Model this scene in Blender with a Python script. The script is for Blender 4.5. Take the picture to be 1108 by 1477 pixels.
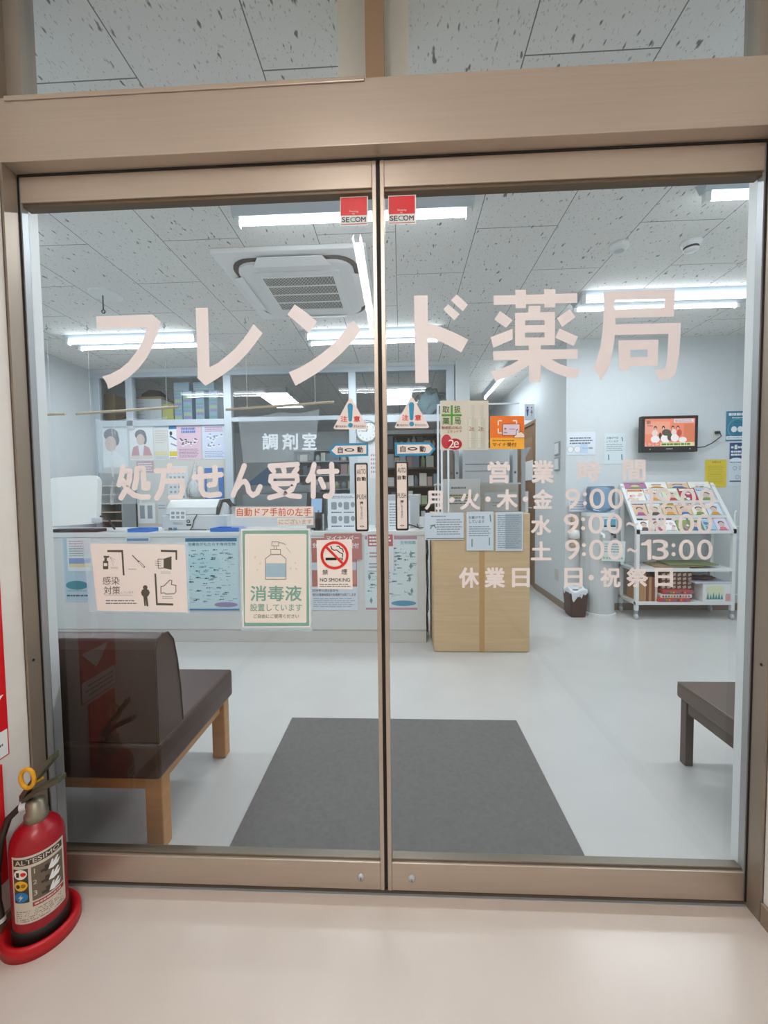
import bpy, math, random
from mathutils import Vector
for o in list(bpy.data.objects): bpy.data.objects.remove(o)
sc = bpy.context.scene; COL = sc.collection
rnd = random.Random(7)

# ------------------------------------------------------------------ camera
CAM_F, CP, CY_, CR = 584.694, -0.045199, -0.043443, -0.011654
CLOC = Vector((0.0566, -1.1616, 1.20))
def cam_axes():
    cy, sy = math.cos(CY_), math.sin(CY_)
    fw = Vector((sy*math.cos(CP), cy*math.cos(CP), math.sin(CP)))
    right = Vector((cy, -sy, 0)); up = right.cross(fw)
    c, s = math.cos(CR), math.sin(CR)
    return c*right + s*up, -s*right + c*up, fw
RT, UP, FW = cam_axes()
cd = bpy.data.cameras.new('camera'); cam = bpy.data.objects.new('camera', cd); COL.objects.link(cam)
from mathutils import Matrix
cam.matrix_world = Matrix(((RT.x, UP.x, -FW.x, CLOC.x), (RT.y, UP.y, -FW.y, CLOC.y), (RT.z, UP.z, -FW.z, CLOC.z), (0, 0, 0, 1)))
cd.sensor_fit = 'HORIZONTAL'; cd.sensor_width = 36; cd.lens = CAM_F*36/1108; cd.clip_start = 0.02
sc.camera = cam

# ------------------------------------------------------------------ world, exposure, light levels
w = bpy.data.worlds.new('world'); sc.world = w; w.use_nodes = True
w.node_tree.nodes['Background'].inputs[0].default_value = (0.8, 0.9, 1, 1)
w.node_tree.nodes['Background'].inputs[1].default_value = 0.05
sc.view_settings.view_transform = 'Standard'; sc.view_settings.look = 'None'
sc.view_settings.exposure = 0.9; sc.view_settings.gamma = 1
TUBE_IN, TUBE_OUT, TUBE_DISP = 4.8, 22.0, 30.0      # radiance of the tubes
LAMP_IN, LAMP_OUT = 3.9, 7.6                           # watts each tube throws downwards
COOL, WARM = (0.865, 0.94, 1.0), (1.0, 0.97, 0.955)
try:
    sc.cycles.use_denoising = True
    sc.cycles.transparent_max_bounces = 24; sc.cycles.max_bounces = 10; sc.cycles.diffuse_bounces = 6; sc.cycles.glossy_bounces = 5
    sc.cycles.sample_clamp_indirect = 4
except Exception: pass

def at(u, v, X=None, Y=None, Z=None):      # the point of a known plane that a ray of the camera meets
    d = FW + RT*((u-554)/CAM_F) - UP*((v-738.5)/CAM_F)
    if X is not None: t = (X-CLOC.x)/d.x
    elif Y is not None: t = (Y-CLOC.y)/d.y
    else: t = (Z-CLOC.z)/d.z
    return CLOC + d*t

# ------------------------------------------------------------------ materials
def lin(h):
    h = h.lstrip('#'); out = []
    for i in (0, 2, 4):
        c = int(h[i:i+2], 16)/255
        out.append(c/12.92 if c <= 0.04045 else ((c+0.055)/1.055)**2.4)
    return tuple(out)
MATS = {}
def mat(hexc, rough=0.5, metal=0.0, spec=0.5, noise=0.0, nscale=8.0, bump=0.0, name=None, stretch=(1, 1, 1)):
    k = (hexc, rough, metal, spec, noise, nscale, bump, stretch)
    if k in MATS: return MATS[k]
    m = bpy.data.materials.new(name or 'paint_'+hexc.strip('#')); m.use_nodes = True
    nt = m.node_tree; b = nt.nodes['Principled BSDF']; c = lin(hexc)
    b.inputs['Base Color'].default_value = (*c, 1); b.inputs['Roughness'].default_value = rough
    b.inputs['Metallic'].default_value = metal; b.inputs['Specular IOR Level'].default_value = spec
    if noise or bump:
        tc = nt.nodes.new('ShaderNodeTexCoord'); mp = nt.nodes.new('ShaderNodeMapping'); nz = nt.nodes.new('ShaderNodeTexNoise')
        mp.inputs['Scale'].default_value = stretch
        nt.links.new(tc.outputs['Object'], mp.inputs[0]); nt.links.new(mp.outputs[0], nz.inputs['Vector'])
        nz.inputs['Scale'].default_value = nscale; nz.inputs['Detail'].default_value = 5
        if noise:
            mr = nt.nodes.new('ShaderNodeMapRange'); mr.inputs[1].default_value = 0.3; mr.inputs[2].default_value = 0.7
            mr.inputs[3].default_value = 1-noise; mr.inputs[4].default_value = 1+noise*0.5
            mx = nt.nodes.new('ShaderNodeVectorMath'); mx.operation = 'SCALE'; mx.inputs[0].default_value = c
            nt.links.new(nz.outputs[0], mr.inputs[0]); nt.links.new(mr.outputs[0], mx.inputs['Scale']); nt.links.new(mx.outputs[0], b.inputs['Base Color'])
        if bump:
            bp = nt.nodes.new('ShaderNodeBump'); bp.inputs['Strength'].default_value = bump; bp.inputs['Distance'].default_value = 0.004
            nt.links.new(nz.outputs[0], bp.inputs['Height']); nt.links.new(bp.outputs[0], b.inputs['Normal'])
    MATS[k] = m; return m
def emit(hexc_or_rgb, s, name='lamp_tube'):
    c = lin(hexc_or_rgb) if isinstance(hexc_or_rgb, str) else hexc_or_rgb
    k = ('e', c, s)
    if k in MATS: return MATS[k]
    m = bpy.data.materials.new(name); m.use_nodes = True; nt = m.node_tree
    b = nt.nodes['Principled BSDF']; b.inputs['Base Color'].default_value = (*([.02]*3 if 'screen' in name else [.8]*3), 1)
    b.inputs['Emission Color'].default_value = (*c, 1); b.inputs['Emission Strength'].default_value = s
    MATS[k] = m; return m
def clear(name, tint=(1, 1, 1), ior=1.5, haze=0.0, hazecol=(.8, .85, .9), rough=0.0, bump=0.0, bscale=12, dirt=0.0):
    m = bpy.data.materials.new(name); m.use_nodes = True; nt = m.node_tree; nt.nodes.clear()
    out = nt.nodes.new('ShaderNodeOutputMaterial'); tr = nt.nodes.new('ShaderNodeBsdfTransparent'); tr.inputs[0].default_value = (*tint, 1)
    gl = nt.nodes.new('ShaderNodeBsdfGlossy'); gl.inputs['Roughness'].default_value = rough
    fr = nt.nodes.new('ShaderNodeFresnel'); fr.inputs[0].default_value = ior
    base = tr
    tc = nt.nodes.new('ShaderNodeTexCoord')
    if haze or dirt:
        df = nt.nodes.new('ShaderNodeBsdfDiffuse'); df.inputs[0].default_value = (*hazecol, 1)
        tl = nt.nodes.new('ShaderNodeBsdfTranslucent'); tl.inputs[0].default_value = (*hazecol, 1)
        ad = nt.nodes.new('ShaderNodeMixShader'); nt.links.new(df.outputs[0], ad.inputs[1]); nt.links.new(tl.outputs[0], ad.inputs[2])
        mh = nt.nodes.new('ShaderNodeMixShader'); mh.inputs[0].default_value = haze
        if dirt:
            nz = nt.nodes.new('ShaderNodeTexNoise'); nz.inputs['Scale'].default_value = 3; nz.inputs['Detail'].default_value = 6
            nt.links.new(tc.outputs['Object'], nz.inputs['Vector'])
            mr = nt.nodes.new('ShaderNodeMapRange'); mr.inputs[1].default_value = .5; mr.inputs[2].default_value = .8
            mr.inputs[3].default_value = haze; mr.inputs[4].default_value = haze+dirt
            nt.links.new(nz.outputs[0], mr.inputs[0]); nt.links.new(mr.outputs[0], mh.inputs[0])
        nt.links.new(tr.outputs[0], mh.inputs[1]); nt.links.new(ad.outputs[0], mh.inputs[2]); base = mh
    mx = nt.nodes.new('ShaderNodeMixShader')
    nt.links.new(fr.outputs[0], mx.inputs[0]); nt.links.new(base.outputs[0], mx.inputs[1]); nt.links.new(gl.outputs[0], mx.inputs[2])
    if bump:
        nb = nt.nodes.new('ShaderNodeTexNoise'); nb.inputs['Scale'].default_value = bscale; nb.inputs['Detail'].default_value = 3; nb.inputs['Distortion'].default_value = 1.5
        mp = nt.nodes.new('ShaderNodeMapping'); mp.inputs['Scale'].default_value = (1, 1, .35)
        nt.links.new(tc.outputs['Object'], mp.inputs[0]); nt.links.new(mp.outputs[0], nb.inputs['Vector'])
        bp = nt.nodes.new('ShaderNodeBump'); bp.inputs['Strength'].default_value = bump; bp.inputs['Distance'].default_value = .02
        nt.links.new(nb.outputs[0], bp.inputs['Height']); nt.links.new(bp.outputs[0], gl.inputs['Normal']); nt.links.new(bp.outputs[0], fr.inputs['Normal'])
    nt.links.new(mx.outputs[0], out.inputs[0]); return m

M_GLASS = clear('door_glass', (.97, .985, .985), 1.55, 0.0, (.75, .78, .8), dirt=0.012)
M_PANE = clear('partition_glass', (.93, .96, .97), 1.6)
M_VINYL = clear('clear_vinyl_curtain', (.95, .97, .98), 1.4, haze=.26, hazecol=(.86, .92, .96), rough=.12, bump=.3, bscale=9)
M_POCKET = clear('clear_pocket', (.96, .98, 1), 1.4, haze=.35, hazecol=(.75, .83, .9), rough=.1, bump=.3, bscale=20)
M_ACRYL = clear('acrylic', (.97, .98, .98), 1.45, haze=.05)
M_BAG = clear('plastic_bag', (.95, .97, .98), 1.4, haze=.7, hazecol=(.93, .96, .98), rough=.15, bump=.8, bscale=25)
M_ALU = mat('#c0b2a4', .36, .55, noise=.05, nscale=3, stretch=(1, 1, 40), name='bronze_aluminium')
M_ALUD = mat('#978a7c', .42, .5, name='bronze_aluminium_jamb')
M_GASK = mat('#1c1713', .7, name='black_gasket')
M_SILV = mat('#c3cad0', .35, .6, name='silver_aluminium')
M_WALL = mat('#d3d8da', .8, noise=.02, nscale=30, bump=.12, name='white_wallpaper')
M_WALLW = mat('#e3dfd9', .75, noise=.02, nscale=30, bump=.1, name='cream_wall')
M_WHITE = mat('#e8e9e8', .45, name='white_paint'); M_PAPER = mat('#eceeee', .6, name='white_paper'); M_PAPERB = mat('#e6eef6', .6, name='pale_blue_paper')
M_BLACK = mat('#1d1c1c', .45); M_DARK = mat('#3a3733', .5); M_GREY = mat('#9aa0a4', .5); M_LGREY = mat('#c9cdd0', .5); M_INK = mat('#5c6670', .7); M_INK2 = mat('#9aa5ae', .7)
M_LET = mat('#efe8ea', .5, name='pinkish_white_vinyl')
M_RED = mat('#d7121c', .4); M_BLUE = mat('#1f86b8', .4)

# ------------------------------------------------------------------ mesh builder
GL = {}
def glyphs(s, bold):
    k = (s, bold)
    if k in GL: return GL[k]
    c = bpy.data.curves.new('g', 'FONT'); c.body = s; c.offset = bold; c.resolution_u = 3 if len(s) > 2 else 6
    o = bpy.data.objects.new('g', c); COL.objects.link(o); bpy.context.view_layer.update()
    m = bpy.data.meshes.new_from_object(o.evaluated_get(bpy.context.evaluated_depsgraph_get()))
    vs = [(v.co.x, v.co.y) for v in m.vertices]; fs = [tuple(p.vertices) for p in m.polygons]
    bpy.data.objects.remove(o); bpy.data.curves.remove(c); bpy.data.meshes.remove(m)
    if not vs: GL[k] = ([], [], 1); return GL[k]
    x0 = min(v[0] for v in vs); x1 = max(v[0] for v in vs); y0 = min(v[1] for v in vs); y1 = max(v[1] for v in vs)
    GL[k] = ([((x-x0)/(x1-x0), (y1-y)/(y1-y0)) for x, y in vs], fs, (x1-x0)/(y1-y0)); return GL[k]

class MB:
    def __init__(s): s.v, s.f, s.m, s.ms, s.sm = [], [], [], [], []
    def mi(s, m):
        if m not in s.ms: s.ms.append(m)
        return s.ms.index(m)
    def add(s, vs, fs, m, smooth=False):
        b = len(s.v); s.v += [Vector(v) for v in vs]; i = s.mi(m)
        for f in fs: s.f.append(tuple(b+j for j in f)); s.m.append(i); s.sm.append(smooth)
        return s
    def box(s, x0, x1, y0, y1, z0, z1, m):
        vs = [(x, y, z) for x in (x0, x1) for y in (y0, y1) for z in (z0, z1)]
        return s.add(vs, [(0, 1, 3, 2), (4, 6, 7, 5), (0, 4, 5, 1), (2, 3, 7, 6), (0, 2, 6, 4), (1, 5, 7, 3)], m)
    def hexa(s, q0, q1, m):                      # two quads joined
        return s.add(list(q0)+list(q1), [(3, 2, 1, 0), (4, 5, 6, 7), (0, 1, 5, 4), (1, 2, 6, 5), (2, 3, 7, 6), (3, 0, 4, 7)], m)
    def prism(s, pts, d, m, smooth=False):       # polygon of 3-D points pushed along d
        n = len(pts); d = Vector(d); p = [Vector(q) for q in pts]
        s.add(p+[q+d for q in p], [tuple(range(n))[::-1], tuple(range(n, 2*n))], m)
        return s.add(p+[q+d for q in p], [(i, (i+1) % n, n+(i+1) % n, n+i) for i in range(n)], m, smooth)
    def tube(s, path, r, m, n=10, caps=True):
        P = [Vector(p) for p in path]; R = r if isinstance(r, (list, tuple)) else [r]*len(P); vs = []; ref = None
        for i, p in enumerate(P):
            t = (P[min(i+1, len(P)-1)]-P[max(i-1, 0)]).normalized()
            if ref is None: ref = Vector((0, 0, 1)) if abs(t.z) < .9 else Vector((1, 0, 0))
            a = t.cross(ref).normalized(); b = a.cross(t).normalized(); ref = b
            vs += [p+(a*math.cos(k*2*math.pi/n)+b*math.sin(k*2*math.pi/n))*R[i] for k in range(n)]
        fs = [(i*n+k, i*n+(k+1) % n, (i+1)*n+(k+1) % n, (i+1)*n+k) for i in range(len(P)-1) for k in range(n)]
        s.add(vs, fs, m, True)
        if caps: s.add(vs[:n], [tuple(range(n))[::-1]], m); s.add(vs[-n:], [tuple(range(n))], m)
        return s
    def lathe(s, prof, c, m, n=32, axis='z', a0=0, a1=2*math.pi):
        c = Vector(c); full = abs(a1-a0-2*math.pi) < 1e-6; k = n if full else n+1; vs = []
        for r, h in prof:
            for i in range(k):
                a = a0+(a1-a0)*i/n
                if axis == 'z': vs.append(c+Vector((r*math.cos(a), r*math.sin(a), h)))
                elif axis == 'y': vs.append(c+Vector((r*math.cos(a), h, r*math.sin(a))))
                else: vs.append(c+Vector((h, r*math.cos(a), r*math.sin(a))))
        fs = [(j*k+i, j*k+(i+1) % k, (j+1)*k+(i+1) % k, (j+1)*k+i) for j in range(len(prof)-1) for i in range(n)]
        return s.add(vs, fs, m, True)
    def build(s, name, parent=None, label=None, cat=None, group=None, kind=None, bevel=0, sub=0, origin=None):
        me = bpy.data.meshes.new(name)
        if parent is not None: o0 = WORLD[parent.name]
        elif origin: o0 = Vector(origin)
        else:
            xs = [v.x for v in s.v]; ys = [v.y for v in s.v]; zs = [v.z for v in s.v]
            o0 = Vector(((min(xs)+max(xs))/2, (min(ys)+max(ys))/2, min(zs)))
        me.from_pydata([tuple(v-o0) for v in s.v], [], s.f)
        for m in s.ms: me.materials.append(m)
        me.polygons.foreach_set('material_index', s.m); me.polygons.foreach_set('use_smooth', s.sm); me.update()
        o = bpy.data.objects.new(name, me); COL.objects.link(o)
        if parent is not None: o.parent = parent
        else: o.location = o0
        WORLD[o.name] = o0
        tag(o, label, cat, group, kind)
        if bevel:
            b = o.modifiers.new('bevel', 'BEVEL'); b.width = bevel; b.segments = 3; b.limit_method = 'ANGLE'; b.angle_limit = math.radians(40)
        if sub:
            b = o.modifiers.new('sub', 'SUBSURF'); b.levels = sub; b.render_levels = sub
        return o
WORLD = {}
def tag(o, label=None, cat=None, group=None, kind=None):
    if label: o['label'] = label
    if cat: o['category'] = cat
    if group: o['group'] = group
    if kind: o['kind'] = kind
def thing(name, loc, label, cat, group=None, kind=None):
    o = bpy.data.objects.new(name, None); COL.objects.link(o); o.location = loc; o.empty_display_size = .1
    WORLD[o.name] = Vector(loc); tag(o, label, cat, group, kind); return o
def struct(mb, name, parent=None, bevel=0): return mb.build(name, parent, kind=None if parent else 'structure', bevel=bevel)
def copy_tree(o, loc, label=None, parent=None):
    c = o.copy(); COL.objects.link(c)
    if parent is None: c.location = loc
    else: c.parent = parent
    if label: c['label'] = label
    for ch in list(o.children): copy_tree(ch, None, None, c)
    return c

class Sheet(MB):
    """flat printed thing: fn(u, v, layer) maps design units (v downwards) to space"""
    def __init__(s, fn): super().__init__(); s.fn = fn
    def poly(s, pts, m, L=0): return s.add([s.fn(u, v, L) for u, v in pts], [tuple(range(len(pts)))[::-1]], m)
    def rect(s, u0, v0, u1, v1, m, L=0): return s.poly([(u0, v0), (u1, v0), (u1, v1), (u0, v1)], m, L)
    def grid(s, u0, v0, u1, v1, m, L=0, n=12):
        vs = [s.fn(u0+(u1-u0)*i/n, v, L) for i in range(n+1) for v in (v0, v1)]
        return s.add(vs, [(2*i, 2*i+1, 2*i+3, 2*i+2) for i in range(n)], m)
    def slab(s, u0, v0, u1, v1, m, L=0):         # sheet with a little thickness
        q = [(u0, v0), (u1, v0), (u1, v1), (u0, v1)]
        return s.hexa([s.fn(u, v, L) for u, v in q], [s.fn(u, v, L-1) for u, v in q], m)
    def frame(s, u0, v0, u1, v1, t, m, L=1, tv=None):
        tv = tv or t
        s.rect(u0, v0, u1, v0+tv, m, L); s.rect(u0, v1-tv, u1, v1, m, L); s.rect(u0, v0+tv, u0+t, v1-tv, m, L); return s.rect(u1-t, v0+tv, u1, v1-tv, m, L)
    def rrect(s, u0, v0, u1, v1, r, m, L=0, n=5):
        pts = []
        for cx, cy, a in ((u1-r, v0+r, -90), (u1-r, v1-r, 0), (u0+r, v1-r, 90), (u0+r, v0+r, 180)):
            pts += [(cx+r*math.cos(math.radians(a+90*i/n)), cy+r*math.sin(math.radians(a+90*i/n))) for i in range(n+1)]
        return s.poly(pts, m, L)
    def ell(s, cx, cy, rx, ry, m, L=1, n=24): return s.poly([(cx+rx*math.cos(i*2*math.pi/n), cy+ry*math.sin(i*2*math.pi/n)) for i in range(n)], m, L)
    def disc(s, cx, cy, rx, ry, m, L=1, n=16):   # ellipse laid in upright strips, for curved sheets
        vs = []
        for i in range(n+1):
            a = math.pi*i/n; x = cx-rx*math.cos(a)
            for q in (-1, 1): vs.append(s.fn(x, cy+q*ry*max(math.sin(a), .001), L))
        return s.add(vs, [(2*i, 2*i+1, 2*i+3, 2*i+2) for i in range(n)], m)
    def ring(s, cx, cy, r, wd, m, L=1, n=36, ry=None):
        ry = ry or r; vs = []
        for i in range(n):
            a = i*2*math.pi/n
            for q in (0, wd): vs.append(s.fn(cx+(r-q)*math.cos(a), cy+(ry-q)*math.sin(a), L))
        return s.add(vs, [(2*i, 2*((i+1) % n), 2*((i+1) % n)+1, 2*i+1) for i in range(n)], m)
    def line(s, pts, wd, m, L=1, rnd_=True):
        for (a, b), (c, d) in zip(pts, pts[1:]):
            l = math.hypot(c-a, d-b) or 1; nx, ny = -(d-b)/l*wd/2, (c-a)/l*wd/2
            s.poly([(a+nx, b+ny), (c+nx, d+ny), (c-nx, d-ny), (a-nx, b-ny)], m, L)
        if rnd_:
            for k, (a, b) in enumerate(pts): s.ell(a, b, wd/2, wd/2, m, L+.02+.01*k, 14)
        return s
    def text(s, t, u0, v0, u1, v1, m, L=1, bold=0.0, vert=False, keep=False):
        if vert:
            h = (v1-v0)/len(t)
            for i, ch in enumerate(t): s.text(ch, u0, v0+i*h+h*.06, u1, v0+(i+1)*h-h*.06, m, L, bold, keep=True)
            return s
        vs, fs, asp = glyphs(t, 0)
        if keep:
            wd = min(u1-u0, (v1-v0)*asp*1.0); hh = min(v1-v0, (u1-u0)/asp); cu, cv = (u0+u1)/2, (v0+v1)/2
            u0, u1, v0, v1 = cu-wd/2, cu+wd/2, cv-hh/2, cv+hh/2
        offs = [(0, 0)]
        if bold > .003:                          # heavier strokes: the outline laid again around itself
            k = bold*.95*min((v1-v0)*1.1, (u1-u0)*1.1 if len(t) == 1 else 1e9); n_ = 8 if len(t) < 3 else 4
            offs += [(k*math.cos((i+.5)*2*math.pi/n_), k*math.sin((i+.5)*2*math.pi/n_)) for i in range(n_)]; u0 += k; u1 -= k; v0 += k; v1 -= k
        for j, (du, dv) in enumerate(offs): s.add([s.fn(u0+x*(u1-u0)+du, v0+y*(v1-v0)+dv, L+.03*j) for x, y in vs], fs, m)
        return s
    def lines(s, u0, v0, u1, v1, n, m, L=1, fill=.42, seed=1):    # rows too small to read
        r = random.Random(seed); h = (v1-v0)/n
        for i in range(n):
            u = u0; end = u0+(u1-u0)*(r.uniform(.7, 1) if i % 3 == 2 else r.uniform(.9, 1))
            while u < end:
                wd = min((u1-u0)*r.uniform(.05, .16), end-u)
                s.rect(u, v0+i*h+h*(.5-fill/2), u+wd, v0+i*h+h*(.5+fill/2), m, L); u += wd+(u1-u0)*r.uniform(.012, .03)
        return s
EPS = .0005
def px(Y, dx=0, dy=0, s=1.0):                    # design units are crop pixels s, offset dx, dy
    def fn(u, v, L):
        p = at(dx+u/s, dy+v/s, Y=Y); p.y -= L*EPS; return p
    return fn
def rectmap(X0, X1, Z0, Z1, Y, u0=0, v0=0, u1=1, v1=1, rot=0):
    c = Vector(((X0+X1)/2, 0, (Z0+Z1)/2)); ca, sa = math.cos(rot), math.sin(rot)
    def fn(u, v, L):
        x = X0+(u-u0)/(u1-u0)*(X1-X0)-c.x; z = Z1-(v-v0)/(v1-v0)*(Z1-Z0)-c.z
        return Vector((c.x+x*ca-z*sa, Y-L*EPS, c.z+x*sa+z*ca))
    return fn
def pxrect(u0, v0, u1, v1, Y, rot=0):            # upright world rectangle found from a picture box, design units = picture pixels
    um, vm = (u0+u1)/2, (v0+v1)/2
    return rectmap(at(u0, vm, Y=Y).x, at(u1, vm, Y=Y).x, at(um, v1, Y=Y).z, at(um, v0, Y=Y).z, Y, u0, v0, u1, v1, rot)

# ------------------------------------------------------------------ the setting
HC = 2.695; DW = 1.0375; GY = 0.02; LY = 0.0185
# surfaces with their own node trees
def ceiling_mat():
    m = bpy.data.materials.new('mineral_fibre_board'); m.use_nodes = True; nt = m.node_tree; b = nt.nodes['Principled BSDF']; b.inputs['Roughness'].default_value = .9
    tc = nt.nodes.new('ShaderNodeTexCoord'); sep = nt.nodes.new('ShaderNodeSeparateXYZ'); nt.links.new(tc.outputs['Object'], sep.inputs[0])
    cb = nt.nodes.new('ShaderNodeCombineXYZ'); ax = nt.nodes.new('ShaderNodeMath'); ax.inputs[1].default_value = 0.8734+.4555*20; ay = nt.nodes.new('ShaderNodeMath'); ay.inputs[1].default_value = -0.318+9.11
    nt.links.new(sep.outputs[0], ax.inputs[0]); nt.links.new(sep.outputs[1], ay.inputs[0]); nt.links.new(ay.outputs[0], cb.inputs[0]); nt.links.new(ax.outputs[0], cb.inputs[1])
    br = nt.nodes.new('ShaderNodeTexBrick'); br.inputs['Scale'].default_value = 1; br.inputs['Brick Width'].default_value = .911; br.inputs['Row Height'].default_value = .4555
    br.inputs['Mortar Size'].default_value = .0022; br.inputs['Mortar Smooth'].default_value = 0; br.offset = .5; br.offset_frequency = 2
    br.inputs['Color1'].default_value = (*lin('#e9e8e4'), 1); br.inputs['Color2'].default_value = (*lin('#e5e4e0'), 1); br.inputs['Mortar'].default_value = (*lin('#77797a'), 1)
    nt.links.new(cb.outputs[0], br.inputs['Vector'])
    def specks(sx, sy, sc_, lo, hi):
        mp = nt.nodes.new('ShaderNodeMapping'); mp.inputs['Scale'].default_value = (sx, sy, 1); nt.links.new(tc.outputs['Object'], mp.inputs[0])
        nz = nt.nodes.new('ShaderNodeTexNoise'); nz.inputs['Scale'].default_value = sc_; nz.inputs['Detail'].default_value = 1.5; nt.links.new(mp.outputs[0], nz.inputs['Vector'])
        mr = nt.nodes.new('ShaderNodeMapRange'); mr.inputs[1].default_value = lo; mr.inputs[2].default_value = hi; nt.links.new(nz.outputs[0], mr.inputs[0]); return mr
    a, c = specks(1, .36, 58, .665, .735), specks(1, .5, 140, .645, .71)
    mxv = nt.nodes.new('ShaderNodeMath'); mxv.operation = 'MULTIPLY'; mxv.inputs[1].default_value = .45; nt.links.new(c.outputs[0], mxv.inputs[0])
    mm = nt.nodes.new('ShaderNodeMath'); mm.operation = 'MAXIMUM'; nt.links.new(a.outputs[0], mm.inputs[0]); nt.links.new(mxv.outputs[0], mm.inputs[1])
    mx = nt.nodes.new('ShaderNodeMix'); mx.data_type = 'RGBA'; mx.inputs['B'].default_value = (*lin('#807d79'), 1)
    nt.links.new(mm.outputs[0], mx.inputs['Factor']); nt.links.new(br.outputs['Color'], mx.inputs['A']); nt.links.new(mx.outputs['Result'], b.inputs['Base Color'])
    return m
M_FLOOR = mat('#c9c7c4', .22, noise=.03, nscale=6, bump=.02, name='pale_vinyl_floor')
M_FLOORO = mat('#cdc2b9', .24, noise=.04, nscale=5, bump=.03, name='beige_vinyl_floor')
struct(MB().box(-3.7, 3.9, 0.05, 7.0, -.1, 0, M_FLOOR), 'floor')
struct(MB().box(-1.06, 1.06, -3.3, -0.004, -.1, 0, M_FLOORO), 'floor')
struct(MB().box(-1.06, 1.06, -0.004, 0.05, -.1, -.001, M_ALUD).box(-1.04, 1.04, -.006, .001, -.02, .002, M_SILV), 'trim_1')       # threshold rail
cm = ceiling_mat()
def ceil_slab(x0, x1, y0, y1, z, m, name):
    mb = MB().box(x0, x1, y0, y1, z, z+.1, m); o = mb.build(name, kind='structure', origin=(0, 0, 0)); return o
ceil_slab(-3.7, 3.9, -.01, 7.0, HC, cm, 'ceiling')
ceil_slab(-1.06, 1.06, -3.3, -.06, 2.72, M_WALLW, 'ceiling')
struct(MB().box(-3.8, -3.62, 0, 7, 0, HC, M_WALL), 'wall_left')
struct(MB().box(3.75, 3.9, 0, 7, 0, HC, M_WALL), 'wall_right')
struct(MB().box(1.84, 3.75, 2.98, 3.14, 0, HC, M_WALL), 'wall_back_right')
struct(MB().box(1.70, 1.84, 2.98, 3.90, 0, HC, M_WALL).box(1.70, 1.84, 3.90, 4.72, 2.09, HC, M_WALL).box(1.70, 1.84, 4.72, 6.6, 0, HC, M_WALL), 'wall_inner')
struct(MB().box(-3.62, 3.75, 6.6, 6.75, 0, HC, M_WALL), 'wall_back')
struct(MB().box(.68, .84, 3.52, 6.6, 0, HC, M_WALL), 'wall_partition')
struct(MB().box(-3.62, -1.046, .012, .06, 0, HC, M_WALL), 'wall_front_left')
struct(MB().box(1.046, 3.75, .012, .055, 0, HC, M_WALL), 'wall_front_right')
struct(MB().box(-1.2, -1.045, -3.3, -.048, 0, 2.72, M_WALLW), 'wall_outside_left')
struct(MB().box(1.045, 1.2, -3.3, -.048, 0, 2.72, M_WALLW), 'wall_outside_right')
struct(MB().box(-1.06, 1.06, -3.4, -3.3, 0, 2.72, M_WALLW), 'wall_outside_back')
M_BASE = mat('#8d7a68', .5, name='brown_vinyl_baseboard')
struct(MB().box(1.036, 1.045, -3.3, -.05, 0, .06, M_BASE), 'baseboard_outside_right')
struct(MB().box(-1.045, -1.036, -3.3, -.05, 0, .06, M_BASE), 'baseboard_outside_left')
struct(MB().box(1.692, 1.70, 2.98, 3.88, 0, .07, M_BASE), 'baseboard_inner')
struct(MB().box(1.70, 3.75, 2.972, 2.98, 0, .07, M_BASE), 'baseboard_back_right')
# inner reveals beside the leaves, post behind the transom mullion
struct(MB().box(-1.046, -1.0365, .028, .06, .0, 2.12, M_WHITE), 'trim_2')
struct(MB().box(1.0365, 1.046, .023, .055, .0, 2.12, M_WHITE), 'trim_3')
struct(MB().box(-.117, .091, .08, .26, 2.27, HC, mat('#e6e0d4', .6)), 'trim_4')
struct(MB().box(-1.045, 1.045, -.046, .09, 2.126, 2.296, M_ALU).box(-1.02, -.03, -.05, -.046, 2.285, 2.298, M_ALU).box(-1.037, 1.037, -.003, .001, 2.1205, 2.127, M_GASK), 'trim_5', bevel=.002)     # header beam
struct(MB().box(-.028, .021, -.032, .03, 2.296, 2.70, mat('#9a8168', .4, .5)), 'trim_6')       # transom mullion
for i, s_ in enumerate((-1, 1)):
    x = s_*DW; q = s_*.0075
    mb = MB().box(min(x, x+q), max(x, x+q), -.046, .021, 0, 2.126, M_ALUD).box(min(x, x+q), max(x, x+q), -.046, .046, 2.296, 2.70, M_ALUD)
    mb.box(min(x, x-s_*.045), max(x, x-s_*.045), -.02, .03, 2.296, 2.70, mat('#9c948a', .45, .4))
    mb.box(min(x, x-s_*.0016), max(x, x-s_*.0016), -.003, .001, 0.012, 2.12, M_GASK)
    for zz in (.72,): mb.lathe([(0, .0), (.004, .0), (.004, -.0006*s_)], (x-s_*.0005, -.028, zz), M_GASK, 10, 'x')
    struct(mb, 'trim_%d' % (7+i))
def pane(x0, x1, z0, z1, y, m, name, kind=None, parent=None, th=.004):
    o = MB().add([(x0, y, z0), (x1, y, z0), (x1, y, z1), (x0, y, z1)], [(0, 1, 2, 3)], m); return o.build(name, parent, kind=kind)
pane(-.992, -.028, 2.296, 2.70, .0, M_GLASS, 'window_1', 'structure')
pane(.021, .992, 2.296, 2.70, .0, M_GLASS, 'window_2', 'structure')

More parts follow.
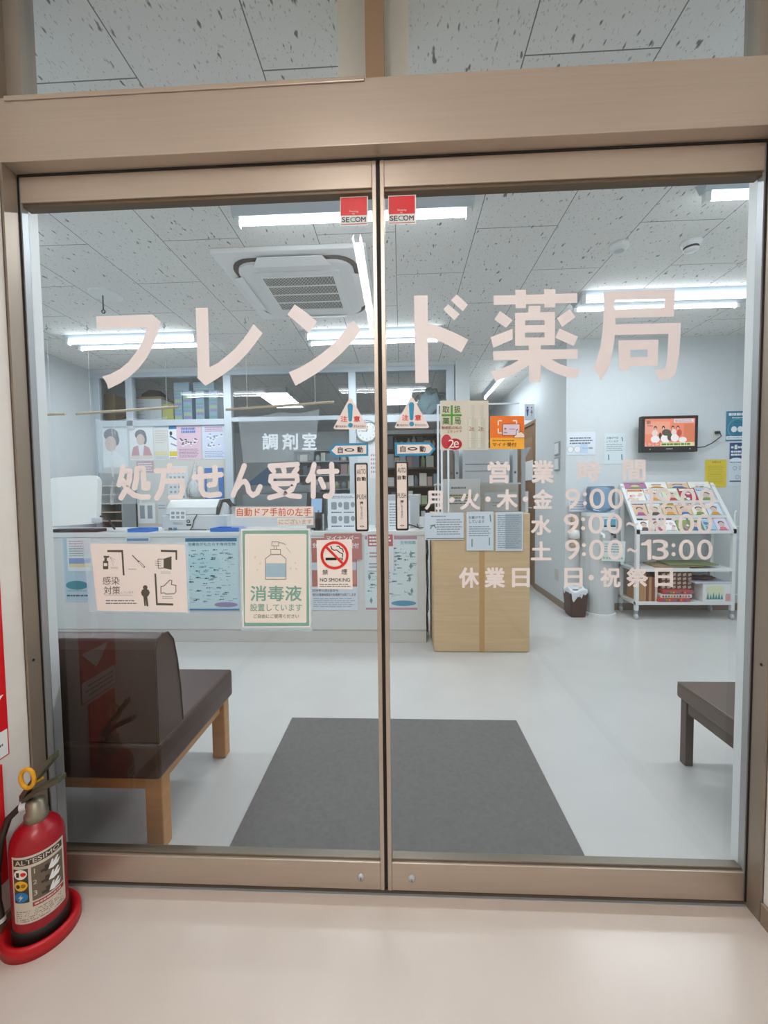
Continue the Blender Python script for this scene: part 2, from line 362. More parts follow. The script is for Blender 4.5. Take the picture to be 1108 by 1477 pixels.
# sliding door leaves
def leaf(n, x0, x1, seam, lockx):
    d = thing('door_%d' % n, ((x0+x1)/2, GY, .012), None, None, kind='structure')
    s_ = 1 if seam > (x0+x1)/2 else -1
    inn = seam-s_*.012; out = x0 if s_ > 0 else x1; oi = out+s_*.004
    MB().box(min(seam, inn), max(seam, inn), -.001, .041, .012, 2.1205, M_ALU).build('stile', d, bevel=.0015)
    MB().box(min(out, oi), max(out, oi), .002, .022, .012, 2.1205, mat('#a3a6a8', .4, .4)).build('stile', d)
    MB().box(min(inn, oi), max(inn, oi), 0, .04, 2.049, 2.1205, M_ALU).box(min(inn, oi), max(inn, oi), .006, .034, 2.040, 2.049, mat('#6d5d4b', .45, .5)).build('rail', d, bevel=.0015)
    MB().box(min(inn, oi), max(inn, oi), 0, .04, .012, .098, M_ALU).box(min(inn, oi), max(inn, oi), .008, .034, .098, .106, mat('#7d7468', .4, .6)).build('rail', d, bevel=.002)
    pane(min(inn, oi), max(inn, oi), .1, 2.045, GY, M_GLASS, 'glass_pane', None, d)
    lk = MB().lathe([(0, -.007), (.008, -.0075), (.0085, -.004), (.0105, -.004), (.0115, 0), (.0115, .002)], (lockx, 0, .052), M_SILV, 24, 'y').build('lock_cylinder', d, label='round metal key lock')
    MB().box(lockx-.0009, lockx+.0009, -.0078, -.0074, .047, .057, M_GASK).build('key_slot', lk)
    # centre gasket
    g0, g1 = (seam, seam+.005) if s_ > 0 else (seam-.005, seam)
    MB().box(g0, g1, .004, .036, .012, 2.1205, M_GASK).build('gasket', d)
leaf(1, -DW+.002, -.005, -.005, at(521, 1272, Y=0).x)
leaf(2, .005, DW-.002, .005, at(594, 1274, Y=0).x)

# ------------------------------------------------------------------ ceiling lamps
M_HOUS = mat('#b9c4cc', .5)
def tube_lamp(name, axis, p, L, label, tubes, col, s, group, lamp=LAMP_IN, hang=.0, r=.0135):
    """p = centre on the ceiling"""
    p = Vector(p); t = thing(name, p, label, 'ceiling light', group)
    A = Vector((1, 0, 0)) if axis == 'x' else Vector((0, 1, 0)); Bv = Vector((0, 1, 0)) if axis == 'x' else Vector((1, 0, 0))
    wd = .045 if tubes == 1 else .11
    def P(a, b, h): return p+A*a+Bv*b+Vector((0, 0, -h-hang))
    h0, h1 = 0, .055
    mb = MB()
    prof = [(-wd, h0), (-wd*.8, h0+.02), (-wd*.45, h1), (wd*.45, h1), (wd*.8, h0+.02), (wd, h0)]
    mb.prism([P(-L/2, b, h) for b, h in prof], A*L, M_HOUS); mb.build('housing', t)
    for k in range(tubes):
        b = 0 if tubes == 1 else (-.075 if k == 0 else .075); hh = .078 if tubes == 1 else .062
        MB().tube([P(-L/2+.03, b, hh), P(L/2-.03, b, hh)], r, emit(col, s), 12).build('tube', t)
        ld = bpy.data.lights.new('tube_light', 'AREA'); ld.shape = 'RECTANGLE'; ld.size = L-.08; ld.size_y = .024; ld.energy = lamp*L/1.24; ld.color = col
        lo = bpy.data.objects.new('tube_light', ld); COL.objects.link(lo); lo.parent = t; lo.location = P(0, b, hh+r+.002)-p
        if axis == 'y': lo.rotation_euler = (0, 0, math.pi/2)
        for q in (-1, 1):
            A_, B_ = P(q*(L/2-.035), b-.014, hh+.02), P(q*(L/2-.008), b+.014, .02)
            MB().box(min(A_.x, B_.x), max(A_.x, B_.x), min(A_.y, B_.y), max(A_.y, B_.y), A_.z, B_.z, M_WHITE).build('lamp_holder', t)
    return t
GRP = 'fluorescent lights on the waiting room ceiling'
tube_lamp('ceiling_light', 'x', (-.185, .985, HC), 1.24, 'single tube light seen behind the two red security stickers', 1, COOL, TUBE_IN, GRP, LAMP_IN*2.2)
tube_lamp('ceiling_light', 'x', (2.15, .94, HC), 1.24, 'single tube light cut by the top right corner of the right door', 1, COOL, TUBE_IN, GRP, LAMP_IN*2.2)
tube_lamp('ceiling_light', 'x', (-2.56, .95, HC), 1.24, 'single tube light hidden behind the left jamb, glowing at the upper left corner', 1, COOL, TUBE_IN, GRP, LAMP_IN*2.2)
tube_lamp('ceiling_light', 'x', (-2.42, 2.62, HC), 1.26, 'double tube light at far left behind the first big character', 2, COOL, TUBE_IN, GRP)
tube_lamp('ceiling_light', 'x', (-.19, 2.66, HC), 1.26, 'double tube light in the middle crossing the door seam', 2, COOL, TUBE_IN, GRP)
tube_lamp('ceiling_light', 'x', (2.06, 2.10, HC), 1.28, 'double tube light at right above the television wall', 2, COOL, TUBE_IN, GRP)
tube_lamp('ceiling_light', 'y', (1.33, 4.35, HC), 1.5, 'tube light running away along the corridor ceiling', 1, COOL, TUBE_IN, GRP)
tube_lamp('ceiling_light', 'y', (-.18, -1.78, 2.72), 1.32, 'warm tube light of the outer hall mirrored in the left door glass', 1, WARM, TUBE_OUT, 'fluorescent lights outside the doors', LAMP_OUT, r=.028)
def louvre(x, y, label):
    t = thing('louvre_light', (x, y, HC), label, 'ceiling light', 'recessed louvre lights of the dispensary')
    MB().box(x-.22, x+.22, y-.5, y+.5, HC-.05, HC-.045, emit(COOL, TUBE_DISP*.14)).build('diffuser', t)
    f = MB()
    for i in range(6): f.box(x-.23, x+.23, y-.51+i*.2, y-.49+i*.2, HC-.07, HC-.0, M_WHITE)
    f.box(x-.24, x-.22, y-.51, y+.51, HC-.07, HC, M_WHITE).box(x+.22, x+.24, y-.51, y+.51, HC-.07, HC, M_WHITE).build('louvre', t)
louvre(-1.75, 5.0, 'bright louvre light inside the dispensary, seen under the second big character')
louvre(0.0, 4.95, 'bright louvre light inside the dispensary, right behind the door seam')

# air conditioner cassette
def aircon():
    x0, x1, y0, y1 = -1.088, -.14, 1.31, 2.255; cx, cy = (x0+x1)/2, (y0+y1)/2; z = HC
    t = thing('air_conditioner', (cx, cy, z), 'white square four-way air conditioner cassette in the ceiling', 'air conditioner')
    W = mat('#f0f1f0', .5); D = mat('#56534e', .7)
    MB().box(x0, x1, y0, y1, z-.03, z, W).build('panel', t, bevel=.008)
    def rr(a, r, zz, n=6):
        P = []
        for sx, sy, an in ((1, 1, 0), (-1, 1, 90), (-1, -1, 180), (1, -1, 270)):
            P += [(cx+sx*(a-r)+r*math.cos(math.radians(an+90*i/n)), cy+sy*(a-r)+r*math.sin(math.radians(an+90*i/n)), zz) for i in range(n+1)]
        return P
    MB().prism(rr(.405, .14, z-.036), (0, 0, .006), D).build('air_slot', t)
    MB().prism(rr(.375, .12, z-.052), (0, 0, .018), W).build('cover', t, bevel=.006)
    for a in range(4):
        ca, sa = math.cos(a*math.pi/2), math.sin(a*math.pi/2)
        q = lambda u, v, h: (cx+u*ca-v*sa, cy+u*sa+v*ca, z-h)
        MB().hexa([q(-.25, .36, .058), q(.25, .36, .058), q(.2, .43, .04), q(-.2, .43, .04)], [q(-.25, .36, .066), q(.25, .36, .066), q(.2, .43, .046), q(-.2, .43, .046)], W).build('louvre', t, bevel=.004)
    gr = MB().box(cx-.285, cx+.285, cy-.285, cy+.285, z-.06, z-.05, W).build('grille', t, bevel=.005)
    MB().box(cx-.235, cx+.235, cy-.235, cy+.235, z-.0605, z-.06, mat('#403c37', .8)).build('filter', gr)
    g = MB()
    for i in range(48): x = cx-.235+.47*i/47; g.box(x-.0016, x+.0016, cy-.235, cy+.235, z-.064, z-.0604, W)
    for i in range(5): y = cy-.235+.47*i/4; g.box(cx-.235, cx+.235, y-.006, y+.006, z-.065, z-.0604, W)
    o = g.build('slats', gr)
aircon()
def detector(px_, label, sensor):
    c = at(*px_, Z=HC-.02); c.z = HC; t = thing('smoke_detector', c, label, 'smoke detector', 'round detectors on the right side of the ceiling')
    MB().lathe([(.0, 0), (.055, 0), (.055, -.012), (.05, -.022), (.04, -.028)] + ([(.037, -.05), (.0, -.05)] if sensor else [(.03, -.034), (.0, -.034)]), c, M_WHITE, 28).build('base', t)
    if sensor:
        MB().lathe([(.0385, -.032), (.041, -.032), (.040, -.044), (.038, -.044)], c, M_DARK, 28).build('sensor_gap', t)
        MB().lathe([(0, -.056), (.03, -.055), (.041, -.047), (.0415, -.044), (.03, -.044)], c, M_WHITE, 28).build('cap', t)
    else:
        MB().lathe([(.0, -.036), (.024, -.036), (.028, -.034)], c, M_LGREY, 28).build('sensor_face', t)
        MB().lathe([(.028, -.034), (.029, -.040), (.033, -.040), (.035, -.033)], c, M_WHITE, 28).build('rim', t)
detector((893, 358), 'round white detector with flat face, left of the two right of the ceiling', False)
detector((997, 354), 'round white smoke detector with vented cap, right of the two on the ceiling', True)
c = at(152, 425, Z=HC)
t = thing('ceiling_hook_plate', (c.x, c.y, HC), 'white round ceiling plate with a dark hook hanging at upper left', 'ceiling plate')
MB().lathe([(0, -.006), (.085, -.006), (.1, -.009), (.11, -.004), (.11, 0)], (c.x, c.y, HC), M_WHITE, 36).build('plate', t)
MB().tube([(c.x-.02, c.y, HC-.004), (c.x-.02, c.y, HC-.11)], .004, M_DARK, 8).tube([Vector((c.x-.02, c.y, HC-.122))+Vector((.013*math.cos(a), 0, .013*math.sin(a))) for a in [i*.5 for i in range(14)]], .0035, M_DARK, 6).build('hook', t)

# ------------------------------------------------------------------ partition of the dispensary
PY = 3.57
M_FRM = mat('#c6d0d8', .4, .3, name='pale_aluminium_frame')
fr = thing('partition_frame', (-1.4, PY, 0), 'pale aluminium frame of the glazed dispensary partition behind the counter', 'partition')
for x, wd, z0 in ((-3.545, .08, 0), (-3.145, .08, 2.0), (-1.965, .09, 0), (-.50, .085, 0), (.625, .09, 0)):
    MB().box(x-wd/2, x+wd/2, PY-.03, PY+.05, z0, 2.62, M_FRM).build('mullion', fr, bevel=.004)
MB().box(-3.62, .67, PY-.035, PY+.055, 2.60, 2.65, M_FRM).build('head_rail', fr, bevel=.004)
MB().box(-3.505, -2.01, PY-.03, PY+.05, 2.03, 2.10, M_FRM).build('sill_rail', fr, bevel=.004)
MB().box(-1.92, -.545, PY-.03, PY+.05, 2.06, 2.11, M_FRM).build('sill_rail', fr, bevel=.004)
MB().box(-.457, .58, PY-.03, PY+.05, 2.02, 2.10, M_FRM).build('sill_rail', fr, bevel=.004)
struct(MB().box(-3.62, .68, PY-.02, PY+.04, 2.65, HC, M_WALL), 'wall_partition_top')
struct(MB().box(-3.505, -2.01, PY, PY+.03, 0, 2.03, mat('#cfcdc6', .7)).box(-3.62, -3.586, PY-.01, PY+.04, 0, HC, M_WALL), 'wall_partition_panel')
struct(MB().box(-.457, -.19, PY, PY+.03, 0, 2.02, M_WALL), 'wall_middle')
for i, (a, b, z0, z1) in enumerate(((-3.505, -3.185, 2.10, 2.60), (-3.10, -2.01, 2.10, 2.60), (-1.92, -.543, 2.11, 2.60), (-.457, .58, 2.10, 2.60))):
    pane(a, b, z0, z1, PY+.01, M_PANE, 'window_%d' % (3+i), 'structure')

# things standing on the sill behind the upper panes
def carton(x0, x1, y0, y1, z0, z1, m, label, group=None, name='carton', tape=None, face=None):
    t = thing(name, ((x0+x1)/2, (y0+y1)/2, z0), label, 'box', group)
    MB().box(x0, x1, y0, y1, z0, z1, m).build('body', t, bevel=min(.006, (x1-x0)*.06))
    if tape: MB().box((x0+x1)/2-.02, (x0+x1)/2+.02, y0-.0008, y1, z1-.04, z1+.0008, tape).build('tape', t)
    if face:
        s = Sheet(rectmap(x0, x1, z0, z1, y0-.0006)); face(s); s.build('print', t)
    return t
sh = thing('high_shelf', (-2.0, 4.05, 2.03), 'shelf inside the dispensary carrying boxes behind the upper panes', 'shelf')
MB().box(-3.6, -.3, 3.64, 4.3, 2.045, 2.07, mat('#b9bcbc', .6)).build('board', sh)
KR = mat('#b2946f', .8, noise=.06, nscale=4, name='kraft_card'); zs = 2.0705
carton(-3.60, -3.45, 3.72, 4.0, zs, 2.46, KR, 'brown paper bag like carton at the far left behind the upper pane')
carton(-3.23, -2.88, 3.75, 4.1, zs, 2.40, M_PAPER, 'white file box with brown lid behind the second upper pane', face=lambda s: (s.rect(.02, .05, .6, .85, mat('#e2e5e7', .6), .5), s.lines(.04, .1, .4, .8, 5, M_INK2, fill=.15)))
MB().box(-3.235, -2.875, 3.745, 4.105, 2.4005, 2.424, KR).build('box_lid', None, 'brown cardboard lid lying on the white file box', 'lid')
mb = MB(); ccx, ccy = -3.08, 3.95
mb.lathe([(0, .12), (.08, .11), (.14, .06), (.16, 0)], (ccx, ccy, 2.428), mat('#55524e', .9, noise=.2, nscale=20), 20).build('cloth_hat', label='dark grey folded cloth on top of the white file box', cat='cloth')
def crumple(name, c, r, m, label, cat, seed, flat=.6, sq=(1, 1, 1), parent=None, n=18, amp=.28):
    q = random.Random(seed); mb = MB(); vs = []; fs = []; rings = n//2
    ph = [(q.uniform(0, 6), q.uniform(2, 7), q.uniform(2, 7)) for _ in range(5)]
    for i in range(rings+1):
        th = math.pi*i/rings
        for k in range(n):
            a = 2*math.pi*k/n; f = 1+amp*sum(math.sin(p+u*a+v*th) for p, u, v in ph)/3+q.uniform(-.06, .06)
            vs.append(Vector(c)+Vector((r*f*math.sin(th)*math.cos(a)*sq[0], r*f*math.sin(th)*math.sin(a)*sq[1], max(0, r*flat*(1+f*math.cos(th)))*sq[2])))
    fs = [(i*n+k, i*n+(k+1) % n, (i+1)*n+(k+1) % n, (i+1)*n+k) for i in range(rings) for k in range(n)]
    mb.add(vs, fs, m, True); return mb.build(name, parent, label, cat)
crumple('plastic_bag', (-3.35, 3.86, zs), .085, M_BAG, 'crumpled clear bag beside the brown carton at far left', 'bag', 3, .8)
carton(-2.87, -2.73, 3.75, 3.95, zs, 2.33, mat('#d9d77e', .6), 'small yellow carton right of the white file box')
PAS = ['#8fc7c9', '#a9b3dc', '#c7dfa4', '#b9a7d6', '#a5d3df']
for i, (xa, xb, z0, z1) in enumerate(((-2.69, -2.59, zs, 2.47), (-2.58, -2.47, zs, 2.47), (-2.425, -2.316, zs, 2.47), (-2.26, -2.155, zs, 2.47), (-2.69, -2.50, 2.4705, 2.575), (-2.45, -2.19, 2.4705, 2.575))):
    def fc(s, i=i):
        q = random.Random(i)
        for k in range(9): s.rect(.06, .06+k*.1, .94, .06+k*.1+.07, mat(PAS[(k+i) % 5], .4), 1)
    carton(xa, xb, 3.70, 3.9, z0, z1, mat('#b4cbd8', .5), ['first pastel striped box from the left in the standing row under the second big character', 'second pastel striped box from the left in the standing row', 'third pastel striped box from the left in the standing row', 'fourth pastel striped box in the standing row, next to the window post', 'pale blue box lying across the first two standing pastel boxes', 'turquoise striped box lying across the last two standing pastel boxes'][i], 'pastel boxes behind the upper pane', face=fc if i != 4 else None)
crumple('plastic_bag', (.44, 4.0, 2.0705), .19, clear('blue_bag', (.8, .9, .95), 1.4, haze=.75, hazecol=(.68, .86, .92), rough=.2, bump=.8, bscale=14), 'large crumpled pale blue plastic bag behind the upper right pane', 'bag', 5, 1.1, (1.1, .8, 1.0), n=40, amp=.2)
sh2 = thing('high_shelf', (.1, 4.0, 2.03), 'shelf inside the dispensary under the blue plastic bag', 'shelf')
MB().box(-.29, .62, 3.64, 4.3, 2.045, 2.07, mat('#b9bcbc', .6)).build('board', sh2)

# posters on the partition panel
def wallpaper(u0, v0, u1, v1, Y, base, label, draw, cat='poster', name='poster', group='posters on the partition wall', rot=0):
    s = Sheet(pxrect(u0, v0, u1, v1, Y-.003, rot)); s.slab(u0, v0, u1, v1, base, 0); draw(s); return s.build(name, None, label, cat, group)
SKIN = mat('#d8b9a8', .7); HAIR = mat('#3d4150', .7)
def d1(s): s.rect(141, 613, 184, 674, mat('#dfe6ea', .6), 1); s.ell(160, 640, 8, 11, SKIN, 3); s.ell(161, 627, 10.5, 9, HAIR, 2.5); s.ell(168, 634, 4.5, 9, HAIR, 2.6); s.poly([(142, 674), (146, 658), (156, 650), (165, 650), (178, 660), (183, 674)], mat('#eef1f3', .6), 2)
wallpaper(140, 612, 185, 675, PY, mat('#ccd6df', .6), 'poster of a dark haired person in white on pale blue, leftmost behind the vinyl', d1)
def d2(s): s.ell(203, 634, 6, 8, SKIN, 3); s.ell(203, 627, 8, 7.5, HAIR, 2.5); s.ell(209, 633, 3, 8, HAIR, 2.6); s.poly([(189, 657), (192, 645), (199, 642), (208, 642), (215, 646), (219, 657)], mat('#c9808a', .6), 2); s.poly([(199, 642), (208, 642), (206, 657), (201, 657)], M_PAPER, 3); s.rect(188, 657, 220, 662, mat('#e7d3c0', .6), 1)
wallpaper(187, 614, 221, 664, PY, M_PAPER, 'poster of a person in a red jacket, second from the left', d2)
def d3(s): s.rect(223, 613, 242, 617, mat('#8fb6cf', .6), 1); s.lines(224, 620, 241, 640, 6, mat('#d8b7a9', .6), 1, seed=2); s.rect(223, 651, 241, 657, mat('#e5d48c', .6), 1); s.lines(224, 658, 241, 662, 2, mat('#6f93c0', .6), 1)
wallpaper(222, 611, 242, 663, PY, mat('#e3e3dc', .6), 'narrow poster with a yellow band, behind the vinyl edge', d3)
def d4(s): s.rect(244, 613, 255, 619, mat('#2f7db5', .6), 1); s.ell(247, 625, 2, 3, HAIR, 1); s.line([(246, 629), (254, 634)], 2, mat('#4a73ad', .6), 1); s.line([(247, 640), (254, 643)], 2, mat('#8aa0bf', .6), 1); s.rect(244, 651, 255, 658, mat('#e0c64c', .6), 1); s.lines(244, 659, 255, 662, 1, M_INK, 1)
wallpaper(243, 612, 255, 662, PY, M_PAPER, 'narrow white poster with blue top and yellow foot', d4)
def manga(s, u0, v0, u1, v1, seed, cols):
    q = random.Random(seed)
    for i in range(16):
        u, v = q.uniform(u0+4, u1-4), q.uniform(v0+3, v1-3); s.ell(u, v, q.uniform(1.5, 3), q.uniform(1.5, 2.6), M_PAPER, 2+i*.01, 10); s.ell(u, v-1, 1.6, 1.1, mat(q.choice(cols), .6), 2.5+i*.01, 8)
def d5(s): s.text('ご', 262, 617, 267, 624, M_BLUE, 1, .03); s.lines(266, 617, 284, 625, 2, mat('#5f86c4', .6), 1, .7, 4); manga(s, 256, 628, 289, 645, 5, ['#444', '#555555', '#c77'][:1]+['#5a5a66', '#b06a7a']); s.lines(258, 647, 287, 660, 6, mat('#9f8296', .6), 1)
def d5b(s): s.lines(262, 616, 284, 625, 2, mat('#5f86c4', .6), 1, .75, 4); manga(s, 256, 628, 289, 645, 5, ['#5a5a66', '#b06a7a']); s.lines(258, 647, 287, 660, 6, mat('#9f8296', .6), 1)
wallpaper(255, 612, 290, 663, PY, mat('#e2c3d3', .6), 'pink cartoon leaflet poster beside the pale blue one', d5b)
def d6(s): s.lines(296, 615, 322, 623, 3, mat('#c98a9d', .6), 1, .5, 6); manga(s, 294, 624, 324, 648, 8, ['#7f8db0', '#9aa6c6']); s.lines(295, 650, 323, 660, 4, mat('#94a2c0', .6), 1)
wallpaper(292, 611, 326, 662, PY, mat('#d3dcee', .6), 'pale blue cartoon leaflet poster next to the window post', d6)
# lower wall clutter
wallpaper(197, 665, 222, 682, PY, mat('#c28f9b', .7), 'reddish leaflet under the person posters', lambda s: s.lines(199, 667, 220, 680, 4, M_PAPER, 1), name='leaflet')
wallpaper(242, 672, 272, 722, PY, mat('#d8dde0', .6), 'calendar sheet with rows of numbers left of the hanging bag', lambda s: [s.rect(245+k*6, 680+j*7, 248+k*6, 683+j*7, M_INK2, 1) for k in range(4) for j in range(6)], name='calendar', cat='calendar')
wallpaper(199, 725, 224, 755, PY, M_PAPER, 'white notice with two grey columns low on the partition wall', lambda s: (s.rect(202, 729, 209, 748, M_INK2, 1), s.rect(213, 729, 220, 748, M_INK2, 1)), name='notice')
wallpaper(228, 724, 240, 756, PY, mat('#d5d9da', .6), 'blank white sheet right of the two column notice', lambda s: s.lines(229, 727, 239, 735, 2, M_INK2, 1), name='notice')
p0, p1 = at(294, 675, Y=PY-.02), at(323, 726, Y=PY-.02)
t = thing('clipboard', ((p0.x+p1.x)/2, PY-.02, p1.z), 'blue clipboard with grey paper on the partition wall', 'clipboard')
MB().box(p0.x, p1.x, PY-.012, PY-.004, p1.z, p0.z, mat('#4d7cba', .5)).build('board', t, bevel=.004)
MB().box(p0.x+.03, p1.x-.06, PY-.0135, PY-.012, p1.z+.08, p0.z-.07, mat('#a9b4bd', .6)).build('paper', t)
# hanging bag
c = at(281, 700, Y=PY-.06)
t = thing('plastic_bag', (c.x, PY-.06, c.z-.12), 'white plastic bag hanging on the partition wall above the machine', 'bag')
mb = MB(); pts = [(.0, .22), (.02, .2), (.035, .12), (.075, .03), (.1, -.06), (.09, -.14), (0, -.15)]
mb.lathe([(r, h) for r, h in pts], (c.x, PY-.06, c.z), M_BAG, 20).build('bag_body', t)
MB().tube([(c.x, PY-.055, c.z+.2), (c.x, PY-.03, c.z+.27)], .012, M_BAG, 8).build('bag_neck', t)
# pigeonhole shelf at left under the posters
p0, p1 = at(142, 682, Y=3.3), at(178, 757, Y=3.3)
t = thing('pigeonhole_shelf', ((p0.x+p1.x)/2, 3.4, 0), 'grey paper pigeonhole shelf standing left behind the counter', 'shelf')
gm = mat('#8f9598', .6); mb = MB().box(p0.x, p0.x+.015, 3.3, 3.55, 0, p0.z, gm).box(p1.x-.015, p1.x, 3.3, 3.55, 0, p0.z, gm).box(p0.x, p1.x, 3.53, 3.55, 0, p0.z, gm); mb.build('carcass', t)
for k in range(7): MB().box(p0.x+.015, p1.x-.015, 3.3, 3.53, .72+k*.1, .73+k*.1, mat('#c9b49e', .6)).build('shelf_board', t)

# clock
p = at(529, 622, Y=PY-.02); r = .125
t = thing('wall_clock', (p.x, PY-.0, p.z-r), 'round white wall clock with grey rim half behind the caution sticker', 'clock')
MB().lathe([(0, 0), (r, 0), (r+.008, -.012), (r+.004, -.03), (r-.008, -.032), (r-.012, -.02), (0, -.02)], (p.x, PY, p.z), M_GREY, 40, 'y').build('case', t)
s = Sheet(lambda u, v, L: Vector((p.x+u, PY-.021-L*EPS, p.z-v))); s.ell(0, 0, r-.013, r-.013, M_WHITE, 0, 40)
for i in range(12): a = i*math.pi/6; s.text(str(12 if i == 0 else i), .088*math.sin(a)-.009, -.088*math.cos(a)-.009, .088*math.sin(a)+.009, -.088*math.cos(a)+.009, M_INK, 1, .01, keep=True)
s.build('dial', t)
s = Sheet(s.fn); s.line([(0, 0), (-.065, -.004)], .006, M_BLACK, 3); s.line([(0, 0), (.012, -.055)], .008, M_BLACK, 4); s.build('hands', t)
wallpaper(533, 643, 548, 690, PY, mat('#e3dfe2', .6), 'white calendar page hanging under the clock', lambda s: [s.rect(535+k*3, 655+j*6, 537+k*3, 658+j*6, mat('#c98f95', .6) if k == 0 else M_INK2, 1) for k in range(4) for j in range(5)], name='calendar', cat='calendar')

# ------------------------------------------------------------------ inside the dispensary
def shelf_unit(x0, x1, y0, y1, h, levels, label, m):
    t = thing('medicine_shelf', ((x0+x1)/2, (y0+y1)/2, 0), label, 'shelf', 'shelves in the dispensary')
    for x in (x0, x1-.02): MB().box(x, x+.02, y0, y1, 0, h, m).build('side_panel', t)
    MB().box(x0+.02, x1-.02, y1-.015, y1, 0, h, m).build('back_panel', t)
    for z in levels: MB().box(x0+.02, x1-.02, y0, y1-.015, z-.02, z, m).build('shelf_board', t)
    return t
lv = [.5, .8, 1.05, 1.3, 1.55, 1.8, 2.0]
shelf_unit(-.18, .62, 4.35, 4.65, 2.0, lv, 'dark medicine shelf seen beside the clock panel', mat('#6d6253', .6))
shelf_unit(-1.9, -.3, 6.1, 6.4, 2.0, lv, 'white medicine shelf at the back of the dispensary', mat('#b4bcc2', .6))
CC = ['#e8e8e4', '#c9d2d8', '#8a99a8', '#d8c9b6', '#5a5248', '#b7c79d', '#c4a3a0', '#dfe3d0', '#6f7a84', '#efe6d8']
def goods(x0, x1, y, z, hmax, label, group, seed, step=(.05, .1)):
    q = random.Random(seed); x = x0+.01
    x1 -= .03
    while x < x1-.06:
        wd = q.uniform(*step); wd = min(wd, x1-x-.01); h = hmax*q.uniform(.55, .95); c = mat(q.choice(CC), .5)
        if q.random() < .65: MB().box(x, x+wd, y, y+.12, z+.0005, z+h, c).build('medicine_carton', None, label[0], 'box', group)
        else:
            r = wd/2*.9; MB().lathe([(0, .0005), (r, .0005), (r, h*.7), (r*.5, h*.82), (r*.5, h), (0, h)], (x+wd/2, y+.06, z), c, 14).build('medicine_bottle', None, label[1], 'bottle', group+' (bottles)')
        x += wd+q.uniform(.004, .02)
for k, z in enumerate(lv[1:6]):
    goods(-.15, .59, 4.37, z, .2, ('small carton on the dark medicine shelf seen around the right push plate', 'small bottle on the dark medicine shelf seen around the right push plate'), 'medicines on the dark shelf', 20+k)
for k, z in enumerate(lv[2:6]):
    goods(-1.86, -.34, 6.12, z, .2, ('small carton on the white shelf at the back of the dispensary', 'small bottle on the white shelf at the back of the dispensary'), 'medicines on the white shelf', 40+k, (.07, .16))
struct(MB().box(-.19, .58, PY, PY+.02, 0, .93, M_WALL), 'wall_partition_low')
struct(MB().box(-1.92, -.545, PY, PY+.02, 0, .95, M_WALL), 'wall_partition_low')
# dispensing machine and folder in the middle bay
t = thing('dispensing_machine', (-1.45, 3.95, .75), 'white office machine behind the counter under the vinyl curtain', 'machine')
MB().box(-1.9, -.85, 3.7, 4.2, .85, 1.22, mat('#cfd5d8', .4)).build('body', t, bevel=.03)
MB().box(-1.75, -1.0, 3.72, 4.1, 1.22, 1.32, mat('#c2c9ce', .4)).build('lid', t, bevel=.03)
mb = MB(); mb.prism([(-1.86, 3.75, 1.3225), (-1.55, 3.75, 1.56), (-1.45, 3.75, 1.3225)], (0, .02, 0), mat('#4f78a8', .5)); mb.build('file_folder', None, 'blue folder leaning on the white office machine', 'folder')
t = thing('work_table', (-1.2, 4.0, 0), 'grey work table inside the dispensary under the machine', 'table')
MB().box(-1.91, -.56, 3.62, 4.3, .80, .849, M_LGREY).build('tabletop', t)
for x in (-1.88, -.63): MB().box(x, x+.04, 3.66, 4.26, 0, .80, M_GREY).build('leg', t)

# ------------------------------------------------------------------ reception counter
t = thing('reception_counter', (-1.7, 2.35, 0), 'long white reception counter with posters on its front', 'counter')
CW = mat('#d9dad8', .45, noise=.02, nscale=3)
MB().box(-3.61, .245, 2.05, 2.62, .105, .868, CW).build('body', t, bevel=.003)
MB().box(-3.61, .253, 2.044, 2.64, .868, .905, mat('#dcdedd', .35)).build('counter_top', t, bevel=.004)
MB().box(-3.61, .245, 2.056, 2.6, .0, .104, mat('#d2cfca', .45)).build('kick_board', t, bevel=.002)
CT = .9055
# posters on the counter front (design units = picture pixels)
CF = 2.05
def cposter(u0, v0, u1, v1, base, label, draw, name='poster', cat='poster', Y=CF, rot=0):
    return wallpaper(u0, v0, u1, v1, Y, base, label, draw, cat, name, 'papers on the counter front', rot)
TEAL = mat('#7fb2bf', .6)
def sea(s, u0, v0, u1, v1, n, seed, cols):
    q = random.Random(seed)
    for i in range(n):
        u, v = q.uniform(u0, u1), q.uniform(v0, v1); c = mat(q.choice(cols), .6); k = q.random(); L = 1+i*.004
        if k < .5: s.ell(u, v, q.uniform(1.2, 3.4), q.uniform(.5, 1.3), c, L, 10); s.poly([(u+2, v), (u+4, v-1.1), (u+4, v+1.1)], c, L)
        elif k < .75: s.line([(u, v), (u+q.uniform(-3, 3), v+q.uniform(-3, 3))], .7, c, L, False)
        else: s.lines(u, v, u+7, v+1.6, 1, c, L)
def p2(s):
    s.rect(269, 776, 343, 781, mat('#3f6f93', .6), 1); s.text('皮膚炎がもたらす海洋生物', 272, 782.5, 341, 787, mat('#4d7c8b', .6), 1, .02)
    s.rect(270, 789, 342, 876, mat('#cbe1e8', .6), .6); s.ell(295, 815, 24, 20, mat('#bcdde4', .6), .8)
    sea(s, 272, 792, 338, 868, 150, 3, ['#4d6b78', '#6c8e9b', '#7ba7b5', '#d8e6ea', '#3b4c58', '#8fb3ae'])
    s.ell(325, 872, 17, 3.6, mat('#9c8bb4', .6), 3); s.rect(269, 878, 344, 880.5, mat('#4f84b5', .6), 2)
cposter(268, 774, 345, 881, mat('#c6dce4', .6), 'blue sea creature poster left of the disinfectant notice', p2)
def p1(s):
    s.rect(94, 777, 130, 866, mat('#b3cad6', .6), 1); s.ell(110, 844, 16, 6.5, mat('#3e8b99', .6), 2); s.lines(95, 856, 128, 862, 1, M_INK, 2); s.lines(97, 850, 126, 854, 1, M_INK2, 2)
